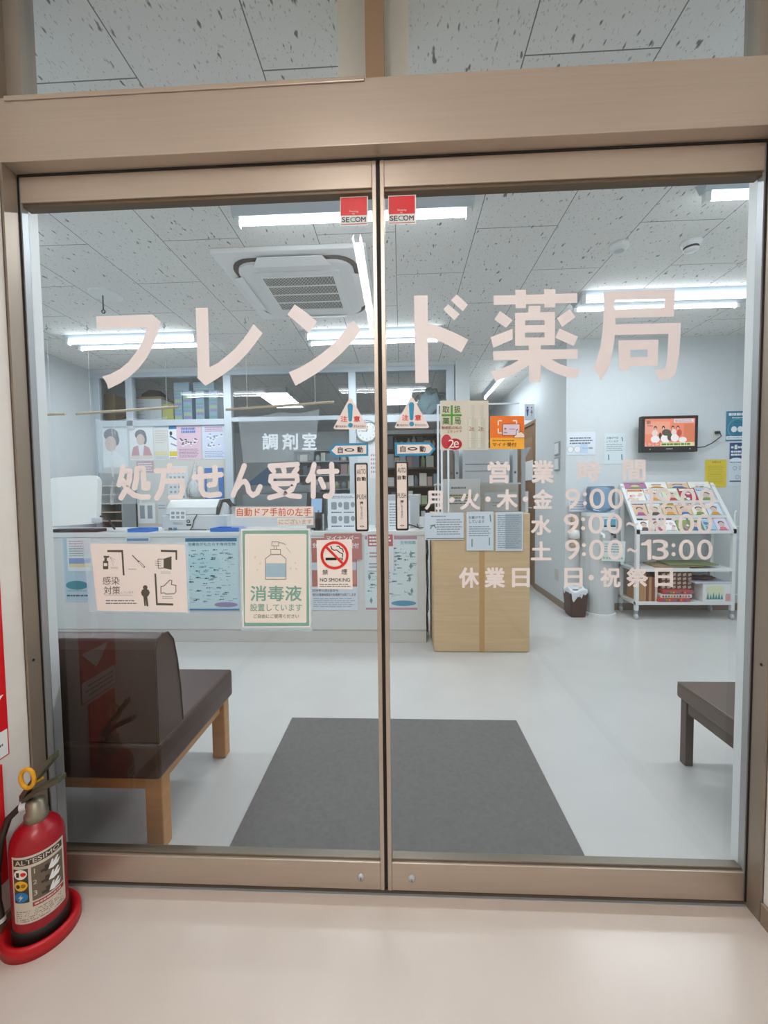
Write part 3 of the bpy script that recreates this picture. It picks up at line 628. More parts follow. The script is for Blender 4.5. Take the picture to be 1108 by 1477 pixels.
cposter(92, 776, 131, 868, mat('#c3d3dc', .6), 'pale blue poster with a teal oval at the far left of the counter', p1)
def p1b(s): s.lines(100, 779, 130, 800, 6, mat('#c49aa4', .6), 1); s.rect(99, 805, 130, 813, mat('#8c9fc9', .6), 1); s.rect(99, 813, 130, 818, mat('#ddd3a0', .6), 1); s.lines(100, 790, 130, 803, 4, mat('#9bb5ac', .6), 2)
cposter(97, 776, 132, 824, mat('#e0e4e6', .6), 'white leaflet with coloured bands over the far left poster', p1b, 'leaflet', 'leaflet', CF-.003)
def p4(s):
    s.rect(527, 773, 602, 778, mat('#b98f9c', .6), 1); s.text('生物図鑑', 578, 780, 600, 785, TEAL, 1, .02)
    s.rect(528, 787, 601, 872, mat('#d8e6ea', .6), .6); sea(s, 531, 790, 597, 860, 130, 9, ['#6f98a4', '#8db4be', '#55717c', '#e4eef0', '#7d99a4'])
    for u, v in ((593, 800), (593, 816), (591, 835), (594, 852), (533, 832), (535, 866)): s.poly([(u, v-5), (u+2.2, v), (u, v+5), (u-2.2, v)], mat('#7f9aa6', .6), 2.5)
    s.ell(582, 870, 18, 3.9, mat('#5f9cbe', .6), 3); s.rect(527, 876.5, 602, 879.5, mat('#c493a5', .6), 2)
cposter(526, 772, 603, 881, mat('#dbe4e7', .6), 'pale poster of sea creatures behind the door seam', p4)
RB = mat('#b9756c', .6)
def p3(s):
    s.rect(450, 776, 515, 846, RB, 1); s.text('受付', 452, 783, 461, 790, M_PAPER, 2, .02); s.rect(480, 800, 514, 842, mat('#cf8a7c', .6), 1.5)
    s.rect(450, 811, 514, 822, mat('#c9d3de', .6), 2); s.text('2024年12月2日から', 450, 849, 488, 853.5, M_INK, 2, .02); s.text('現行の健康保険証の新規発行は終了します', 450, 855.5, 513, 859.5, M_INK, 2, .01); s.lines(451, 862, 512, 876, 5, M_INK2, 2, .3)
cposter(449, 776, 516, 880, mat('#dbe2ec', .6), 'notice with red upper half and blue-white text behind the no smoking sign', p3, 'notice', 'notice')
def p3b(s): s.text('マイナンバー', 471, 772.5, 518, 779.5, M_PAPER, 2, .025); s.text('カード受付', 482, 783, 518, 791, M_PAPER, 2, .025)
cposter(468, 769.5, 522, 807, mat('#bf7d78', .6), 'red card notice above the no smoking sign on the counter', p3b, 'notice', 'notice', CF-.0075)
def p5(s): s.rect(531, 771, 567, 788, mat('#b8696a', .6), 1); s.lines(533, 772.5, 565, 787, 3, M_PAPER, 2, .55, 3); s.lines(533, 795, 545, 805, 2, mat('#a98b8b', .6), 2); s.rect(532, 812, 546, 814, M_INK2, 2); s.rect(532, 817, 546, 819, M_INK2, 2)
cposter(530, 770, 568.5, 823, mat('#dfe4ea', .6), 'small notice with red head just left of the door seam', p5, 'notice', 'notice', CF-.0075)
cposter(181, 774.5, 217, 782, mat('#cfd9df', .6), 'narrow blue leaflet on the counter edge above the infection notice', lambda s: s.rect(183, 776.5, 214, 780.5, mat('#6f8fae', .6), 1), 'leaflet', 'leaflet', CF-.0075)

# things on the counter -------------------------------------------------
def rounded(x0, x1, z0, z1, r, n=6):
    P = []
    for cx, cz, a in ((x1-r, z1-r, 0), (x0+r, z1-r, 90), (x0+r, z0+.01, 180), (x1-r, z0+.01, 270)):
        rr = r if a in (0, 90) else .01
        cx = (x1-rr) if a in (0, 270) else (x0+rr)
        P += [(cx+rr*math.cos(math.radians(a+90*i/n)), cz+rr*math.sin(math.radians(a+90*i/n))) for i in range(n+1)]
    return P
t = thing('display_screen', (-2.72, 2.3, CT), 'white rounded back of a desktop display at the left end of the counter', 'display')
mb = MB(); P = rounded(-2.95, -2.50, .955, 1.365, .07)
mb.prism([(x, 2.12+(z-.95)*.1, z+(x+2.95)*.05) for x, z in P], (0, .05, 0), mat('#f2f2f0', .4)); mb.build('back_shell', t, bevel=.006)
MB().box(-2.93, -2.5, 2.12, 2.24, CT, .93, M_DARK).build('base', t, bevel=.005)
MB().tube([(-2.53, 2.16, 1.04), (-2.45, 2.18, 1.03), (-2.40, 2.2, .92)], .008, M_BLACK).build('bracket', t)
MB().box(-2.53, -2.45, 2.10, 2.13, .985, 1.03, M_LGREY).build('hinge', t, bevel=.01)
t = thing('printer', (-1.72, 2.4, CT), 'pale grey desktop printer with rounded lid on the counter', 'printer')
BG = mat('#c9ced0', .45)
MB().box(-2.02, -1.44, 2.25, 2.6, CT, 1.035, BG).build('body', t, bevel=.012)
mb = MB(); pr = [(2.255, 1.036), (2.27, 1.10), (2.33, 1.165), (2.5, 1.17), (2.58, 1.1), (2.58, 1.036)]
mb.prism([(-1.98, y, z) for y, z in pr], (.44, 0, 0), mat('#d7dbdc', .4)); mb.build('lid', t, bevel=.012)
mb = MB(); mb.prism([(-1.538, y, z) for y, z in pr], (.02, 0, 0), M_DARK).build('lid_edge', t)
mb = MB(); mb.prism([(-1.517, 2.27, 1.036), (-1.517, 2.35, 1.14), (-1.517, 2.55, 1.036)], (.03, 0, 0), BG); mb.hexa([(-1.517, 2.4, 1.14), (-1.42, 2.4, 1.06), (-1.42, 2.5, 1.06), (-1.517, 2.5, 1.14)], [(-1.517, 2.4, 1.15), (-1.41, 2.4, 1.066), (-1.41, 2.5, 1.066), (-1.517, 2.5, 1.15)], M_DARK).build('side_flap', t)
s = Sheet(pxrect(245, 735, 268, 750, 2.247)); s.rect(245, 735, 268, 750, M_PAPER, 0); [s.rrect(247+k*7, 738+j*6, 252+k*7, 742+j*6, 1, M_INK2, 1) for k in range(3) for j in range(2)]; s.build('label_plate', t)
s = Sheet(pxrect(232, 752, 290, 766, 2.247)); s.ell(272, 752, 2.6, 2.4, M_BLACK, 1); s.ell(272, 752, 1.3, 1.2, M_LGREY, 2); s.rect(269, 756, 276, 758.5, M_DARK, 1); s.lines(250, 753, 264, 757, 2, M_INK2, 1); s.rect(233, 762, 237, 766, M_PAPER, 1); s.rect(243, 761, 248, 765, M_INK, 1); s.rect(250, 761, 255, 765, mat('#4f7ea3', .5), 1); s.build('stickers', t)
mb = MB().tube([(-1.70, 2.245, 1.04), (-1.73, 2.243, .99), (-1.745, 2.242, .93), (-1.76, 2.235, .911), (-1.6, 2.2, .911)], .004, M_DARK, 8); mb.build('cable', t)
def tray(x0, x1, y0, y1, z, label):
    t = thing('money_tray', ((x0+x1)/2, (y0+y1)/2, z), label, 'tray', 'blue trays on the counter'); B = mat('#2f77d0', .4)
    MB().box(x0, x1, y0, y1, z, z+.006, B).build('tray_base', t)
    for a in ((x0, x1, y0, y0+.008), (x0, x1, y1-.008, y1), (x0, x0+.008, y0+.008, y1-.008), (x1-.008, x1, y0+.008, y1-.008)): MB().box(a[0], a[1], a[2], a[3], z+.006, z+.03, B).build('rim', t)
tray(-2.20, -2.03, 2.07, 2.22, CT, 'blue tray left of the printer')
tray(-1.50, -1.27, 2.06, 2.23, CT, 'blue tray right of the printer')
# card reader
t = thing('card_reader', (-.66, 2.25, CT), 'black tilted card reader with a pale blue screen on the counter', 'card reader')
mb = MB(); mb.prism([(-.74, 2.18, 1.0), (-.74, 2.24, 1.22), (-.74, 2.27, 1.22), (-.74, 2.36, CT+.001), (-.74, 2.2, CT+.001)], (.15, 0, 0), M_DARK); mb.build('housing', t, bevel=.006)
mb = MB(); mb.add([(-.70, 2.1915, 1.05), (-.61, 2.1915, 1.05), (-.61, 2.2235, 1.165), (-.70, 2.2235, 1.165)], [(0, 1, 2, 3)], emit('#8db4dc', .5, 'screen_glow')); mb.build('screen', t)
t = thing('leaflet_stand', (-.6, 2.13, CT), 'clear acrylic leaflet stand beside the card reader', 'stand')
for k in range(3): MB().box(-.66+k*.035, -.655+k*.035, 2.1, 2.17, CT, 1.1-k*.03, M_ACRYL).build('acrylic_wall', t)
MB().box(-.66, -.56, 2.1, 2.17, CT, CT+.005, M_ACRYL).build('acrylic_base', t)
p0, p1 = at(473, 712, Y=2.12), at(514, 764.5, Y=2.12)
t = thing('notice_stand', ((p0.x+p1.x)/2, 2.13, CT), 'white notice with small drawings in a stand left of the left push plate', 'notice')
s = Sheet(pxrect(473, 712, 514, 764.5, 2.12)); s.slab(473, 712, 514, 764.5, M_PAPERB, 0); s.lines(479, 715, 511, 719, 2, M_INK, 1)
for k in range(2):
    for j in range(2):
        s.rrect(478+k*18, 724+j*20, 486+k*18, 735+j*20, 2, M_INK2, 1); s.ell(491+k*18, 728+j*20, 3, 4, M_INK2, 1); s.lines(478+k*18, 737+j*20, 494+k*18, 741+j*20, 1, M_INK, 1)
s.build('sheet', t)
MB().box(p0.x, p1.x, 2.121, 2.2, CT, CT+.004, M_ACRYL).build('acrylic_base', t)
# papers and cables at the right end of the counter
carton(-.17, .21, 2.3, 2.6, CT, 1.19, mat('#c3cbd1', .5), 'grey-white box at the right end of the counter behind the right push plate', name='equipment_box')
s = Sheet(pxrect(560, 722, 592, 764, 2.2)); s.slab(560, 722, 592, 763, M_PAPERB, 0); s.lines(562, 725, 590, 760, 9, M_INK2, 1); s.build('notice', None, 'white notice standing at the right end of the counter', 'notice')
mb = MB()
for k in range(4): mb.tube([(.03+.05*k, 2.08, CT+.02+.01*k), (.1+.03*k, 2.12, CT+.05-.01*k), (.2, 2.10+.02*k, CT+.012), (.235, 2.2, CT+.01)], .004, M_DARK, 6)
mb.build('cable_bundle', None, 'dark cables lying on the right end of the counter', 'cables')
q = random.Random(11)
mb = MB()
for k in range(11):
    x = .260+q.uniform(0, .008); mb.tube([(x+q.uniform(-.002, .012), 2.16+q.uniform(0, .25), z+q.uniform(-.03, .03)) for z in (.85, .72, .58, .45, .33, .22, .12, .03)], q.choice((.003, .004, .0035)), mat(q.choice(['#26231f', '#33302c', '#b8bcc0']), .5), 6)
mb.build('cable_tangle', None, 'tangle of dark cables hanging between the counter and the brown cardboard', 'cables')

# vinyl curtains on poles ----------------------------------------------
BAM = mat('#b5a58c', .5)
def pole(u0, u1, v0, v1, Y, label, strings):
    a, b = at(u0, v0, Y=Y), at(u1, v1, Y=Y); t = thing('curtain_pole', (a+b)/2, label, 'pole', 'thin poles hung above the counter')
    MB().tube([a, b], .011, BAM, 10).build('rod', t)
    for u in strings:
        k = (u-u0)/(u1-u0); c = a.lerp(b, k); MB().tube([c, (c.x, c.y, HC)], .0015, M_LGREY, 6).build('string', t); MB().tube([(c.x, c.y, HC), (c.x, c.y, HC-.02), (c.x+.012, c.y, HC-.032), (c.x, c.y, HC-.045), (c.x-.011, c.y, HC-.034)], .0035, M_GREY, 6).build('screw_eye', t)
        MB().tube([(c.x-.014, c.y, c.z), (c.x, c.y, c.z+.016), (c.x+.014, c.y, c.z), (c.x, c.y, c.z-.018), (c.x-.01, c.y-.005, c.z-.05)], .005, M_LGREY, 6).build('knot', t)
pole(110, 258, 597, 587, 2.32, 'thin pole carrying the left vinyl curtain', (131, 241))
pole(326, 482, 591, 580, 2.28, 'thin pole carrying the right vinyl curtain', (357, 455))
pole(66, 94, 598, 597, 2.28, 'short end of a thin pole at the far left edge', (73,))
def curtain(tl, tr, br, bl, Y, label, seed, nf):
    q = random.Random(seed); nx, nz = 44, 16; mb = MB(); P = [at(*c, Y=Y) for c in (tl, tr, br, bl)]; vs = []
    for j in range(nz+1):
        f = j/nz
        for i in range(nx+1):
            e = i/nx; p = P[0].lerp(P[1], e).lerp(P[3].lerp(P[2], e), f)
            p.y += .005*math.sin(e*nf+seed)*(.3+f*.7)+.002*math.sin(e*nf*2.3+3*f+seed); p.z -= .02*abs(math.sin(e*math.pi*2))*(1-f)
            vs.append(p)
    mb.add(vs, [(j*(nx+1)+i, j*(nx+1)+i+1, (j+1)*(nx+1)+i+1, (j+1)*(nx+1)+i) for j in range(nz) for i in range(nx)], M_VINYL, True)
    t = mb.build('vinyl_curtain', None, label, 'curtain', 'clear vinyl curtains above the counter')
    return t
curtain((137, 604), (241, 600), (246, 726), (146, 728), 2.31, 'clear vinyl sheet hanging in front of the person posters', 1, 14)
curtain((343, 599), (461, 590), (452, 664), (351, 668), 2.27, 'clear vinyl sheet with white dispensary characters behind it', 2, 26)
s = Sheet(px(PY+.0)); [s.text(ch, *b, mat('#f7fafc', .5), 0, .03) for ch, b in zip('調剤室', ((378, 625, 401, 649), (407, 625, 430, 649), (436, 624, 457, 649)))]
s.build('window_lettering', None, 'white characters for dispensing room on the middle partition bay', 'lettering')
pane(-1.92, -.543, .95, 2.06, PY+.008, M_PANE, 'window_7', 'structure')

# ------------------------------------------------------------------ brown cardboard and what stands on it
KRB = mat('#d6b78f', .75, noise=.08, nscale=3, bump=.06, stretch=(1, 1, 20), name='brown_cardboard')
t = thing('cardboard_carton', (.645, 2.05, 0), 'large brown cardboard carton standing on the floor right of the counter', 'carton')
MB().box(.292, 1.003, 1.862, 2.28, .003, 1.045, KRB).build('body', t, bevel=.008)
MB().box(.63, .67, 1.8608, 1.8618, .003, 1.0, mat('#c39a66', .4)).build('tape', t, label='faint packing tape strip')
CB = 1.0455
def pocket(u0, v0, u1, v1, label, draw, rot=0, Y=1.856):
    t = thing('clear_pocket_notice', tuple(at((u0+u1)/2, v1, Y=Y)), label, 'notice', 'notices in clear pockets on the carton')
    s = Sheet(pxrect(u0, v0, u1, v1, Y, rot)); s.slab(u0+1.5, v0+1.5, u1-1.5, v1-1.5, M_PAPERB, 0); draw(s); s.build('paper', t)
    n = 10; mb = MB(); f = pxrect(u0, v0, u1, v1, Y-.004, rot)
    vs = []
    for j in range(n+1):
        for i in range(n+1): p = f(u0+(u1-u0)*i/n, v0+(v1-v0)*j/n, 0); p.y -= .003*math.sin(i*1.1+j*.6)*math.sin(math.pi*i/n); vs.append(p)
    mb.add(vs, [(j*(n+1)+i, j*(n+1)+i+1, (j+1)*(n+1)+i+1, (j+1)*(n+1)+i) for j in range(n) for i in range(n)], M_ACRYL, True); mb.build('pocket', t)
def k1(s): s.lines(630, 748, 667, 772, 7, M_INK2, 1); s.line([(621, 762), (625, 757), (629, 761)], 1.2, M_INK, 1); s.line([(621, 758), (628, 757)], 1.2, M_INK, 1); s.rect(615, 776, 669, 777, M_INK, 1); s.lines(622, 743, 645, 746, 1, M_INK, 1)
pocket(611.5, 738, 670.5, 780, 'wide notice in a clear pocket at the top left corner of the carton', k1)
def k2(s): s.text('お薬が不足', 676, 744, 699, 748.5, mat('#62717b', .6), 1, .015); s.text('しています', 677, 750, 699, 754.5, mat('#62717b', .6), 1, .015); s.lines(677, 758, 708, 774, 5, M_INK2, 1); s.line([(707, 743), (708, 752)], 1.6, mat('#5a9a92', .6), 1); s.line([(681, 778), (681, 788)], 1.6, mat('#5a9a92', .6), 1); s.line([(706, 776), (706, 786)], 1.6, mat('#5a9a92', .6), 1)
pocket(671.5, 736.5, 713.5, 795.5, 'shortage notice with green figures in the middle pocket on the carton', k2)
pocket(713.5, 737, 756, 796, 'grey table sheet in the right pocket on the carton', lambda s: (s.rect(729, 741, 753, 792, mat('#b9c3cb', .6), 1), s.lines(718, 742, 752, 791, 16, M_INK2, 2)))
def face_lines(n, seed=1): return lambda s: s.lines(.12, .2, .9, .8, n, M_INK2, 1, .2, seed)
def xz(u0, v0, u1, v1, Y): a, b = at(u0, v0, Y=Y), at(u1, v1, Y=Y); return a.x, b.x, b.z, a.z
a = xz(637, 691, 693, 737, 1.93)
t = thing('notice_board', ((a[0]+a[1])/2, 1.93, CB), 'white standing notice with one highlighted line on top of the carton', 'notice')
s = Sheet(rectmap(a[0], a[1], CB, a[3], 1.93, 637, 691, 693, 737)); s.slab(637, 691, 693, 737, M_PAPER, 0); s.lines(651, 701, 674, 705, 1, M_INK, 1, .6); s.rect(648, 712, 682, 715.5, mat('#e8d98a', .6), 1); s.lines(648, 711, 682, 726, 4, M_INK, 2, .35); s.build('panel', t)
MB().box(a[0], a[1], 1.932, 1.99, CB, CB+.004, M_ACRYL).build('foot', t)
a = xz(694, 699, 748, 737, 2.0); carton(a[0], a[1], 2.0, 2.26, CB, a[3], mat('#bdb8ae', .6), 'beige-grey box behind the third weekday character on the carton', face=lambda s: (s.rect(.1, .28, .96, .97, mat('#c9d0d4', .6), 1), s.lines(.3, .6, .6, .8, 2, M_INK2, 2)))
Z2 = 1.275
a = xz(668, 652, 736, 694, 2.02); Zb = a[3]
mb_t = thing('stacking_shelf', (.6, 2.12, CB), 'small white stacking shelf on the carton carrying binders', 'shelf')
MB().box(.33, 1.0, 2.03, 2.27, Z2-.012, Z2, M_LGREY).build('board', mb_t)
for x in (.335, .985): MB().box(x, x+.012, 2.262, 2.27, CB, Z2-.012, M_LGREY).build('leg', mb_t)
carton(a[0], a[1], 2.035, 2.26, Z2+.0005, Zb+.03, mat('#d3dae0', .5), 'large white box with two thin lines above the weekday characters', face=lambda s: (s.rect(.05, .45, .95, .47, M_INK, 1), s.rect(.05, .65, .95, .67, M_INK, 1)), name='file_box')
for i, (u, c, lab) in enumerate(((641, '#55473b', 'dark brown binder leftmost in the row on the carton'), (648, '#6b5a49', 'brown binder second in the row on the carton'), (656, '#bcc3c8', 'grey binder next to the large white box on the carton'), (740, '#c5ccd1', 'pale grey binder right of the large white box'))):
    a = xz(u, 662, u+6.5, 694, 2.06); t = thing('binder', ((a[0]+a[1])/2, 2.15, Z2), lab, 'binder', 'binders on the carton')
    MB().box(a[0], a[1], 2.06, 2.25, Z2+.0005, Z2+.26, mat(c, .6)).build('cover', t, bevel=.004)
    MB().lathe([(0, -.0005), (.009, -.0005), (.009, 0)], ((a[0]+a[1])/2, 2.06, Z2+.08), M_DARK, 14, 'y').build('finger_hole', t)
# acrylic screen
t = thing('acrylic_screen', (.62, 1.9, CB), 'clear acrylic screen with white edges standing on the carton', 'screen')
MB().add([(.33, 1.9, CB), (.93, 1.9, CB), (.93, 1.9, 1.85), (.33, 1.9, 1.85)], [(0, 1, 2, 3)], M_ACRYL).build('sheet', t)
E_ = mat('#dfe6ea', .3)
MB().box(.328, .93, 1.897, 1.904, 1.848, 1.86, E_).build('top_edge', t)
for x in (.326, .353, .402): MB().box(x, x+.014, 1.896, 1.905, CB, 1.74 if x > .33 else 1.85, E_).build('edge_strip', t)
a = at(752, 655, Y=1.93); b = at(756, 740, Y=1.93)
t = thing('grey_post', (b.x, 1.93, CB), 'grey plastic post with a flag at the right end of the carton', 'post')
MB().box(b.x-.02, b.x+.008, 1.925, 1.94, CB, a.z+.05, M_GREY).build('strip', t)
mb = MB(); mb.prism([(b.x+.008, 1.93, a.z-.03), (b.x+.05, 1.93, a.z+.05), (b.x+.02, 1.93, a.z+.05), (b.x+.008, 1.93, a.z+.03)], (0, .008, 0), M_GREY); mb.build('flag', t)
MB().box(b.x+.01, b.x+.035, 1.94, 1.945, CB, CB+.16, M_LGREY).build('card', t)

# ------------------------------------------------------------------ corridor, toilet door, sign
WD = mat('#8a6a4c', .5, noise=.12, nscale=6, stretch=(6, 6, .5), name='brown_wood_door')
d = thing('door_3', (1.75, 4.31, 0), None, None, kind='structure')
MB().box(1.715, 1.75, 3.96, 4.66, .005, 2.05, WD).build('panel', d)
MB().box(1.70, 1.76, 3.90, 3.96, 0, 2.09, WD).box(1.70, 1.76, 4.66, 4.72, 0, 2.09, WD).box(1.70, 1.76, 3.96, 4.66, 2.05, 2.09, WD).build('frame', d)
MB().box(1.712, 1.716, 4.05, 4.57, 1.5, 1.9, mat('#9b7a5a', .5)).build('inset', d)
MB().tube([(1.70, 4.02, 1.0), (1.68, 4.02, 1.0), (1.68, 4.12, 1.0)], .008, M_SILV).build('handle', d)
t = thing('toilet_sign', (1.65, 3.9, 2.14), 'white toilet sign with blue and red figures above the brown door', 'sign')
s = Sheet(pxrect(757, 583, 771, 606, 3.9)); s.hexa([s.fn(757, 583, 0), s.fn(771, 583, 0), s.fn(771, 606, 0), s.fn(757, 606, 0)], [s.fn(757, 583, -30), s.fn(771, 583, -30), s.fn(771, 606, -30), s.fn(757, 606, -30)], mat('#cdd6dc', .4)); s.build('panel', t)
s = Sheet(s.fn); s.ell(761, 588, 1.4, 1.6, mat('#2d4a86', .5), 1); s.poly([(759, 590), (763, 590), (761.6, 600), (760.4, 600)], mat('#2d4a86', .5), 1); s.ell(767, 588, 1.1, 1.4, mat('#8d7f8c', .5), 1); s.poly([(767, 589.5), (769, 596), (765, 596)], mat('#8d7f8c', .5), 1); s.rect(766.6, 596, 767.4, 600, mat('#8d7f8c', .5), 1); s.build('figures', t)
t = thing('wall_switch', (1.695, 3.18, 1.4), 'pair of grey framed wall switches on the corridor wall edge', 'switch')
for z in (1.42, 1.58):
    fr_ = MB().box(1.688, 1.70, 3.12, 3.26, z, z+.14, M_GREY).build('frame', t); MB().box(1.682, 1.688, 3.14, 3.24, z+.015, z+.125, M_WHITE).build('plate', fr_)
t = MB().box(1.692, 1.70, 3.15, 3.23, .26, .38, mat('#c9c5be', .5)).build('wall_outlet', None, 'beige outlet low on the corridor wall above the baseboard', 'outlet')
t = thing('wall_poster', (1.7, 4.1, 1.2), 'white sheet taped on the brown corridor door', 'notice')
MB().box(1.706, 1.711, 4.02, 4.35, 1.35, 1.6, M_PAPER).build('sheet', t)
t = thing('bookshelf', (1.15, 6.3, 0), 'brown wooden bookshelf at the far end of the corridor', 'shelf')
for x in (.86, 1.66): MB().box(x, x+.03, 6.2, 6.55, 0, 2.35, WD).build('side_panel', t)
for z in (.1, .5, .9, 1.3, 1.7, 2.1, 2.32): MB().box(.89, 1.66, 6.2, 6.55, z, z+.03, WD).build('shelf_board', t)
q = random.Random(3)
for z in (1.73, 2.13):
    x = .9
    while x < 1.6:
        wd = q.uniform(.04, .08); MB().box(x, x+wd, 6.24, 6.5, z+.0005, z+q.uniform(.14, .18), mat(q.choice(['#cfd5da', '#7f9cb8', '#b9c4a8', '#d8d2c4']), .6)).build('file', None, 'upright file on the bookshelf at the end of the corridor', 'file', 'files on the corridor bookshelf'); x += wd+.004

# ------------------------------------------------------------------ television wall
WY = 2.98
def wpost(u0, v0, u1, v1, base, label, draw, name='notice', cat='notice'): return wallpaper(u0, v0, u1, v1, WY, base, label, draw, cat, name, 'papers around the television')
def w1(s): s.text('体調や時間によって不在', 822, 630.5, 848, 633, M_INK, 1, .02); s.lines(822, 634.5, 855, 640, 2, M_INK, 1, .45); s.ell(823, 648, 4.5, 4.5, M_PAPER, 1.5); s.ring(823, 648, 4.5, .5, M_INK2, 2); s.ell(833, 648, 5, 5, M_PAPER, 1.6); s.ring(833, 648, 5, .5, M_INK2, 2.1); s.ell(833, 652, 1.6, .9, mat('#c2706c', .6), 2.5); s.rect(837, 640, 848, 654, mat('#bfd4ea', .6), 1); s.text('フレンド薬局', 840, 645, 855, 648, M_INK, 2, .01)
def w1b(s): s.lines(822, 630, 855, 641, 3, M_INK, 1, .45); s.rect(837, 640, 848, 654, mat('#bfd4ea', .6), 1); s.text('フレンド薬局', 840, 645, 855, 648, M_INK, 2, .01); s.ell(823, 648, 4.5, 4.5, M_PAPER, 1.5); s.ring(823, 648, 4.5, .5, M_INK2, 2); s.ell(833, 648, 5, 5, M_PAPER, 1.6); s.ring(833, 648, 5, .5, M_INK2, 2.1)
wpost(818, 623, 859, 656, mat('#dde4ec', .6), 'white notice with two round drawings near the corner left of the television', w1b)
def w2(s): s.text('お薬が不足', 875, 630, 892, 633, M_INK, 1, .01); s.text('しています', 875, 635, 892, 638, M_INK, 1, .01); s.lines(875, 640, 899, 651, 4, M_INK2, 1); [s.line([(u, 656), (u+.6, 663)], 1.6, mat('#55808f', .6), 1) for u in (878, 897)]; s.line([(897, 631), (898, 636)], 1.4, mat('#55808f', .6), 1)
wpost(871.5, 625, 902.5, 669, mat('#d5e0e4', .6), 'pale notice with two green figures directly left of the television', w2)
def w3(s): s.text('お知らせ', 1027, 665, 1040, 668, mat('#7f7420', .6), 1, .02); s.lines(1021, 671, 1044, 698, 11, mat('#b4a437', .6), 1, .3)
wpost(1017, 663, 1048, 703, mat('#e2c62e', .6), 'bright yellow notice right below the television', w3)
def w4(s): s.text('はじめてのマイナ', 1051, 595.5, 1080, 599.5, M_PAPER, 1, .02); s.lines(1056, 601, 1076, 604, 1, M_PAPER, 1); s.ring(1064, 618, 14, .8, mat('#6fb3c9', .6), 1); s.ell(1059, 619, 4.2, 4.2, M_PAPER, 2); s.ell(1068, 619, 4.2, 4.2, M_PAPER, 2); s.rect(1048, 629, 1082, 634, M_PAPER, 2); s.lines(1050, 630, 1080, 633, 1, M_INK2, 3)
def w4b(s): s.lines(1051, 595, 1080, 600, 1, M_PAPER, 1, .75); s.lines(1056, 601, 1076, 604, 1, M_PAPER, 1); s.ring(1064, 618, 14, .8, mat('#6fb3c9', .6), 1); s.ell(1059, 619, 4.2, 4.2, M_PAPER, 2); s.ell(1068, 619, 4.2, 4.2, M_PAPER, 2); s.rect(1048, 629, 1082, 634, M_PAPER, 2); s.lines(1050, 630, 1080, 633, 1, M_INK2, 3)
wpost(1047.5, 593, 1083, 636, mat('#2b7f9d', .6), 'teal poster with two white discs at the right edge of the wall', w4b, 'poster', 'poster')
def w5(s): s.rect(1052, 638.5, 1082, 662, mat('#28507f', .6), 1); s.text('1', 1059, 641.5, 1063, 648, M_PAPER, 2, .03); s.lines(1054, 642, 1058, 648, 1, M_PAPER, 2, .5); s.lines(1064, 642, 1079, 648, 1, M_PAPER, 2, .5); s.lines(1054, 649, 1079, 658, 2, M_PAPER, 2, .6); s.ell(1062, 664, 9, 4, M_PAPERB, 2.5); s.lines(1053, 665, 1080, 668, 1, M_INK, 3); s.ring(1060, 675, 3, .8, M_INK2, 2); s.lines(1066, 672, 1080, 678, 2, M_INK2, 2); s.ring(1064, 688, 3, .8, M_INK2, 2); s.ring(1071, 688, 3, .8, M_INK2, 2); s.rect(1053, 693, 1080, 695, M_INK, 2)
wpost(1051.5, 638, 1083, 701, mat('#d4dde6', .6), 'navy and white poster below the teal one at the right edge', w5, 'poster', 'poster')
# television
a = at(922, 600, Y=2.84); b = at(1008, 651, Y=2.84); X0, X1, Z1, Z0 = at(925, 627, Y=2.84).x, at(1007.5, 624, Y=2.84).x, at(966, 599.5, Y=2.84).z, at(966, 652, Y=2.84).z
t = thing('television', ((X0+X1)/2, 2.87, Z0), 'black flat television on the wall showing a talk programme', 'television')
MB().box(X0, X1, 2.84, 2.89, Z0, Z1, M_BLACK).build('bezel', t, bevel=.008)
MB().box(X0+.03, X1-.05, 2.89, 2.93, Z0+.04, Z1-.04, M_DARK).build('rear_housing', t, bevel=.01)
MB().box((X0+X1)/2-.12, (X0+X1)/2+.12, 2.93, 2.979, Z0+.1, Z1-.1, M_DARK).build('wall_bracket', t)
SC = lambda h, e=.5: emit(h, e, 'screen_'+h.strip('#'))
s = Sheet(rectmap(X0+.033, X1-.033, Z0+.055, Z1-.028, 2.8385)); s.rect(0, 0, 1, 1, SC('#ef8a6a'), 0); s.rect(0, .1, .5, .55, SC('#f2a58c'), .3); s.rect(.78, .2, 1, .85, SC('#d97a52'), .3)
s.rect(.58, .02, .97, .15, SC('#e9dfe6'), 1); s.lines(.6, .04, .95, .13, 2, SC('#7d6f80'), 2, .5); s.text('朝', .03, .06, .11, .2, SC('#5a3b3b'), 1, .02); s.lines(.05, .21, .17, .29, 1, SC('#6b5568'), 1)
for u, c in ((.21, '#4a2a24'), (.37, '#33221d'), (.56, '#5a2d22'), (.66, '#6b2a20')):
    s.ell(u, .33, .03, .075, SC(c), 1.5); s.ell(u, .36, .02, .05, SC('#e7b59b'), 1.8)
for u, v, rx, ry, c in ((.2, .52, .06, .12, '#eadbd6'), (.21, .74, .09, .13, '#f5f2f4'), (.43, .5, .09, .12, '#4d4a3c'), (.42, .72, .1, .16, '#f3f3f5'), (.5, .65, .05, .16, '#4d4a3c'), (.58, .5, .05, .12, '#eddcd8'), (.6, .7, .08, .14, '#f4eef0'), (.69, .52, .05, .13, '#c3493e'), (.76, .77, .08, .1, '#f1ecee'), (.31, .62, .03, .12, '#3b2d2a')): s.ell(u, v, rx, ry, SC(c), 2+u)
s.rect(0, .86, 1, 1, SC('#f0b39b'), 3.2); s.text('モコモコ', .02, .865, .3, .985, SC('#e0443e'), 3.6, .03); s.rect(.33, .87, .97, .99, SC('#cfe2a8'), 3.4); s.lines(.34, .88, .96, .98, 1, SC('#4f7d3a'), 3.8, .7)
s.build('screen_picture', t)
